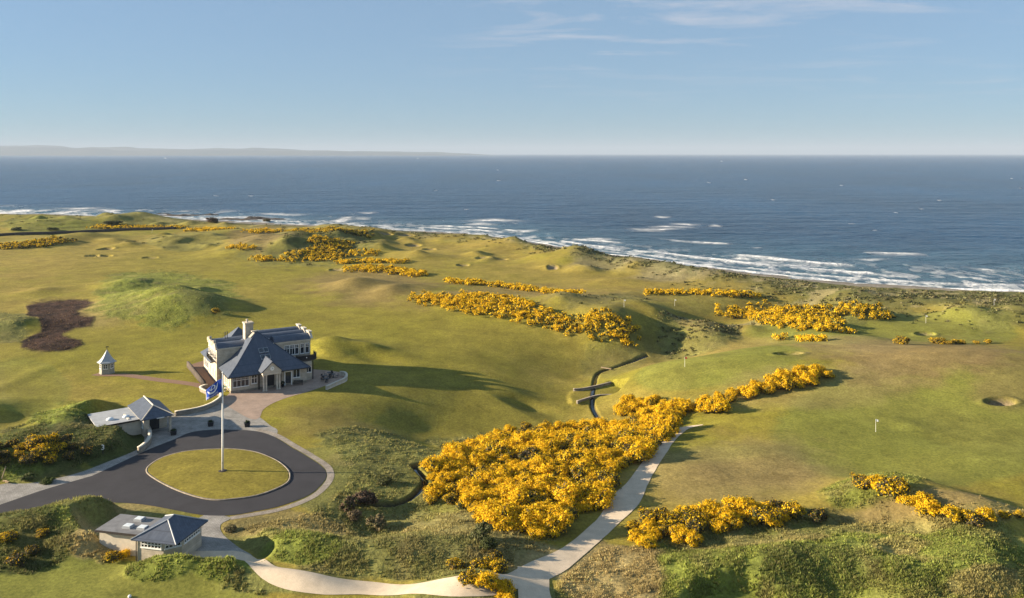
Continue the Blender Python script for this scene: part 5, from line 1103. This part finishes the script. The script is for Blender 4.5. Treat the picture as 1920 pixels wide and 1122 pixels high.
def thicket(label, lines, bloom=.9, seed=1, dens=1.0, hh=2.2):
    """one far gorse thicket: lobes strung along ground lines, each (points px, half width m)"""
    q = np.random.default_rng(seed); L = []
    for pts, wd in lines:
        g = np.array([G(a, b)[:2] for a, b in pts]); g = smooth_line(g, 1.0) if len(g) > 1 else g
        n = max(4, int(len(g) * wd * 1.5 * dens))
        p = g[q.integers(len(g), size=n)] + q.uniform(-1, 1, (n, 2)) * (wd, wd * 1.15)
        L += list(zip(p[:, 0], p[:, 1], height(p[:, 0], p[:, 1]) + q.uniform(.05, .55, n) * hh * .7, q.uniform(.5, 1.05, n)))
    L = np.array(L); c0 = np.array([L[:, 0].mean(), L[:, 1].mean(), L[:, 2].min() - .5]); L[:, :3] -= c0
    dist = c0[1]; sz = .10 + .00042 * dist; n = int(min(90000, len(L) * 3.0 / (sz * sz)))
    me, fm = gorse_mesh([tuple(l) for l in L], n, sz, bloom, q, twigs=.2); me.name = 'gorse_thicket'
    o = link('gorse_thicket', me, M['leaf']); o.location = c0; tag(o, label, 'gorse thicket')
    if fm is not None: link('blossom', fm, M['blossom'], o)
for i, (lab, lines, bl) in enumerate((
    ('thin strip of yellow gorse behind a rounder clump on the middle links', [([(640, 494), (690, 492), (748, 493)], 4)], .85),
    ('cigar-shaped yellow gorse clump tapering to the right on the middle links', [([(664, 506), (700, 506), (745, 510), (782, 516)], 5)], 1.0),
    ('long thin band of gorse on the ridge above the larger gorse bank', [([(845, 529), (880, 533)], 4), ([(890, 530), (960, 541), (1020, 548), (1075, 554)], 3)], .95),
    ('broad gorse bank along the crest of the middle fairway', [([(790, 560), (830, 566), (880, 575), (940, 588), (1000, 598)], 4.5), ([(870, 556), (930, 562), (990, 572)], 3)], .95),
    ('gorse bank falling to the dark gully right of a gap', [([(1022, 592), (1030, 602)], 3), ([(1040, 604), (1090, 610), (1140, 618), (1185, 628)], 4.5), ([(1122, 592), (1135, 602)], 3)], .75),
    ('very low flat line of gorse near the seaward fairway', [([(1215, 551), (1280, 551), (1310, 551)], 2.5), ([(1310, 552), (1360, 553), (1410, 555)], 2.8)], .9),
    ('gorse belt ending at a bare hump on the right links', [([(1360, 588), (1410, 594), (1450, 600)], 4), ([(1460, 602), (1510, 608), (1570, 620)], 5), ([(1490, 598), (1530, 602)], 3)], .9),
    ('dark gorse mound with yellow top beside the seaward green', [([(1440, 584), (1465, 590)], 6)], .6),
    ('gorse band on the low dune toward the sea at right', [([(1490, 586), (1530, 584), (1580, 583), (1610, 588)], 5), ([(1620, 586), (1660, 592)], 4)], .65),
    ('tiny flat lozenge of gorse below the gorse belt at right', [([(1464, 638), (1500, 639), (1538, 640)], 1.8)], 1.1),
    ('dark gorse bank with few flowers at the far left edge', [([(-40, 466), (10, 464), (60, 460), (115, 452)], 7)], .4),
    ('gorse line along the field wall on the far left links', [([(190, 427), (230, 428), (290, 428), (330, 428)], 6)], .45),
    ('bright gorse clump near the far shore left of the point', [([(368, 433), (395, 432), (418, 432)], 7)], .9),
    ('pair of small bright gorse clumps near the far shore', [([(470, 436), (480, 436)], 5), ([(496, 435), (508, 434)], 6)], .9),
    ('small gorse clumps on the brown far dune', [([(440, 466), (444, 464)], 4), ([(460, 466), (466, 466)], 4), ([(478, 486), (500, 489), (530, 491)], 2.5)], .8),
    ('large far gorse mass draped over the dark dune', [([(565, 485), (590, 482), (620, 480)], 9), ([(605, 470), (612, 462)], 6)], .62),
    ('gorse trail descending the far dune toward the fairway', [([(596, 450), (606, 449)], 5), ([(622, 455), (632, 460), (645, 462)], 7), ([(676, 475), (690, 477)], 5)], .75),
    ('gorse line along the top of the far shore', [([(545, 435), (600, 434), (650, 436), (685, 438)], 5)], .4))):
    thicket(lab, lines, bl, 60 + i)

# ------------------------------------------------------------------ long grass, one mass nobody could count
def make_tufts():
    q = np.random.default_rng(77); N = 330000
    u = q.uniform(-60, 1980, N); v = 560 + 620 * q.random(N) ** .8; k = CH / (v - HY); X, Y = (u - CX) * k, F * k
    c, r = cover(X, Y); pad, pth, dp = flat_masks(X, Y)
    ok = (q.random(N) < np.clip((r - .38) * 1.5, 0, .85) * np.clip(-.4 + 2.4 * vnoise(X / 1.7, Y / 1.7, 14), 0.05, 1)) & (pad < .5) & (pth > 2.3) & (poly_dist(X, Y, TEE) > .4) & (line_dist(X, Y, BURN) > .9)
    X, Y, c, r = X[ok], Y[ok], c[ok], r[ok]; n = len(X)
    det = r * (0.26 * fbm(X / 1.1, Y / 1.1, 3, 81) + 0.55 * fbm(X / 3.4, Y / 3.4, 3, 85))
    Z = height(X, Y, det) - .05
    B = 5; base = np.repeat(np.stack([X, Y, Z], 1), B, 0); m = n * B
    an = q.uniform(0, 6.283, m); hgt = np.repeat(q.uniform(.14, .40, n) * (.35 + .9 * vnoise(X / 2.2, Y / 2.2, 12)), B) * q.uniform(.7, 1.2, m); wd = q.uniform(.05, .11, m)
    ln = q.uniform(.15, .75, m) * hgt; off = q.uniform(0, .16, m)
    dx, dy = np.cos(an), np.sin(an)
    p0 = base + np.stack([dx * off - dy * wd, dy * off + dx * wd, 0 * dx], 1); p1 = base + np.stack([dx * off + dy * wd, dy * off - dx * wd, 0 * dx], 1)
    tip = base + np.stack([dx * (off + ln), dy * (off + ln), hgt], 1)
    V = np.stack([p0, p1, tip], 1).reshape(-1, 3); f = np.arange(3 * m).reshape(m, 3)
    cc = np.repeat((c * 1.5 + .01) * q.uniform(.6, 1.5, (n, 1)), B, 0) * q.uniform(.8, 1.25, (m, 1)); st = (q.random(m) < .22)[:, None]; cc = np.where(st, cc * .5 + C_TAN * .6, cc)
    tag(link('long_grass', mesh_np('long_grass', V, f, face_col=np.clip(cc, 0, .6)), M['blade']), kind='stuff')
    counts['tufts'] = n
make_tufts()
def make_scrub():
    q = np.random.default_rng(91); N = 60000
    u = q.uniform(-80, 2000, N); v = 400 + 260 * q.random(N); k = CH / (v - HY); X, Y = (u - CX) * k, F * k
    d = Y - land_Y(u); w = np.exp(-((d + 24) / 20) ** 2) * .9
    c, r = cover(X, Y)
    w = np.maximum(w, np.clip((r - .42) * 1.5, 0, .75)) * np.clip(-.5 + 2.2 * fbm(X / 9, Y / 9, 3, 33) + .9, .03, 1) * (d < -3)
    w = w * (((u - 310) / 170) ** 2 + ((v - 570) / 75) ** 2 > 1) * (((u - 80) / 150) ** 2 + ((v - 610) / 75) ** 2 > 1)
    ok = q.random(N) < w * np.clip((v - 380) / 110, .35, 1); X, Y, c = X[ok], Y[ok], c[ok]; n = len(X); Z = height(X, Y)
    B = 12; m = n * B; s = np.repeat(q.uniform(.35, 1.0, n) * np.clip(Y / 330, .55, 1.25), B)
    dr = q.normal(size=(m, 3)); dr /= np.linalg.norm(dr, axis=1)[:, None]; dr[:, 2] = np.abs(dr[:, 2])
    P0 = np.repeat(np.stack([X, Y, Z], 1), B, 0) + dr * s[:, None] * (1.25, 1.0, .55)
    V, f = quads(P0, dr, .30 * s[:, None] + .08, q, .7)
    dark = np.array([[.062, .068, .026], [.085, .082, .036], [.075, .058, .036], [.20, .175, .095], [.115, .12, .045]])[q.choice(5, n, p=(.3, .25, .12, .13, .2))]
    cc = np.repeat(dark * .75 + c * .35, B, 0) * q.uniform(.6, 1.4, (m, 1))
    tag(link('dune_scrub', mesh_np('dune_scrub', V, f, face_col=np.clip(cc, .01, .5)), M['leaf']), kind='stuff'); counts['scrub'] = n
make_scrub()
print('COUNTS', counts, 'objects', len(COL.objects))
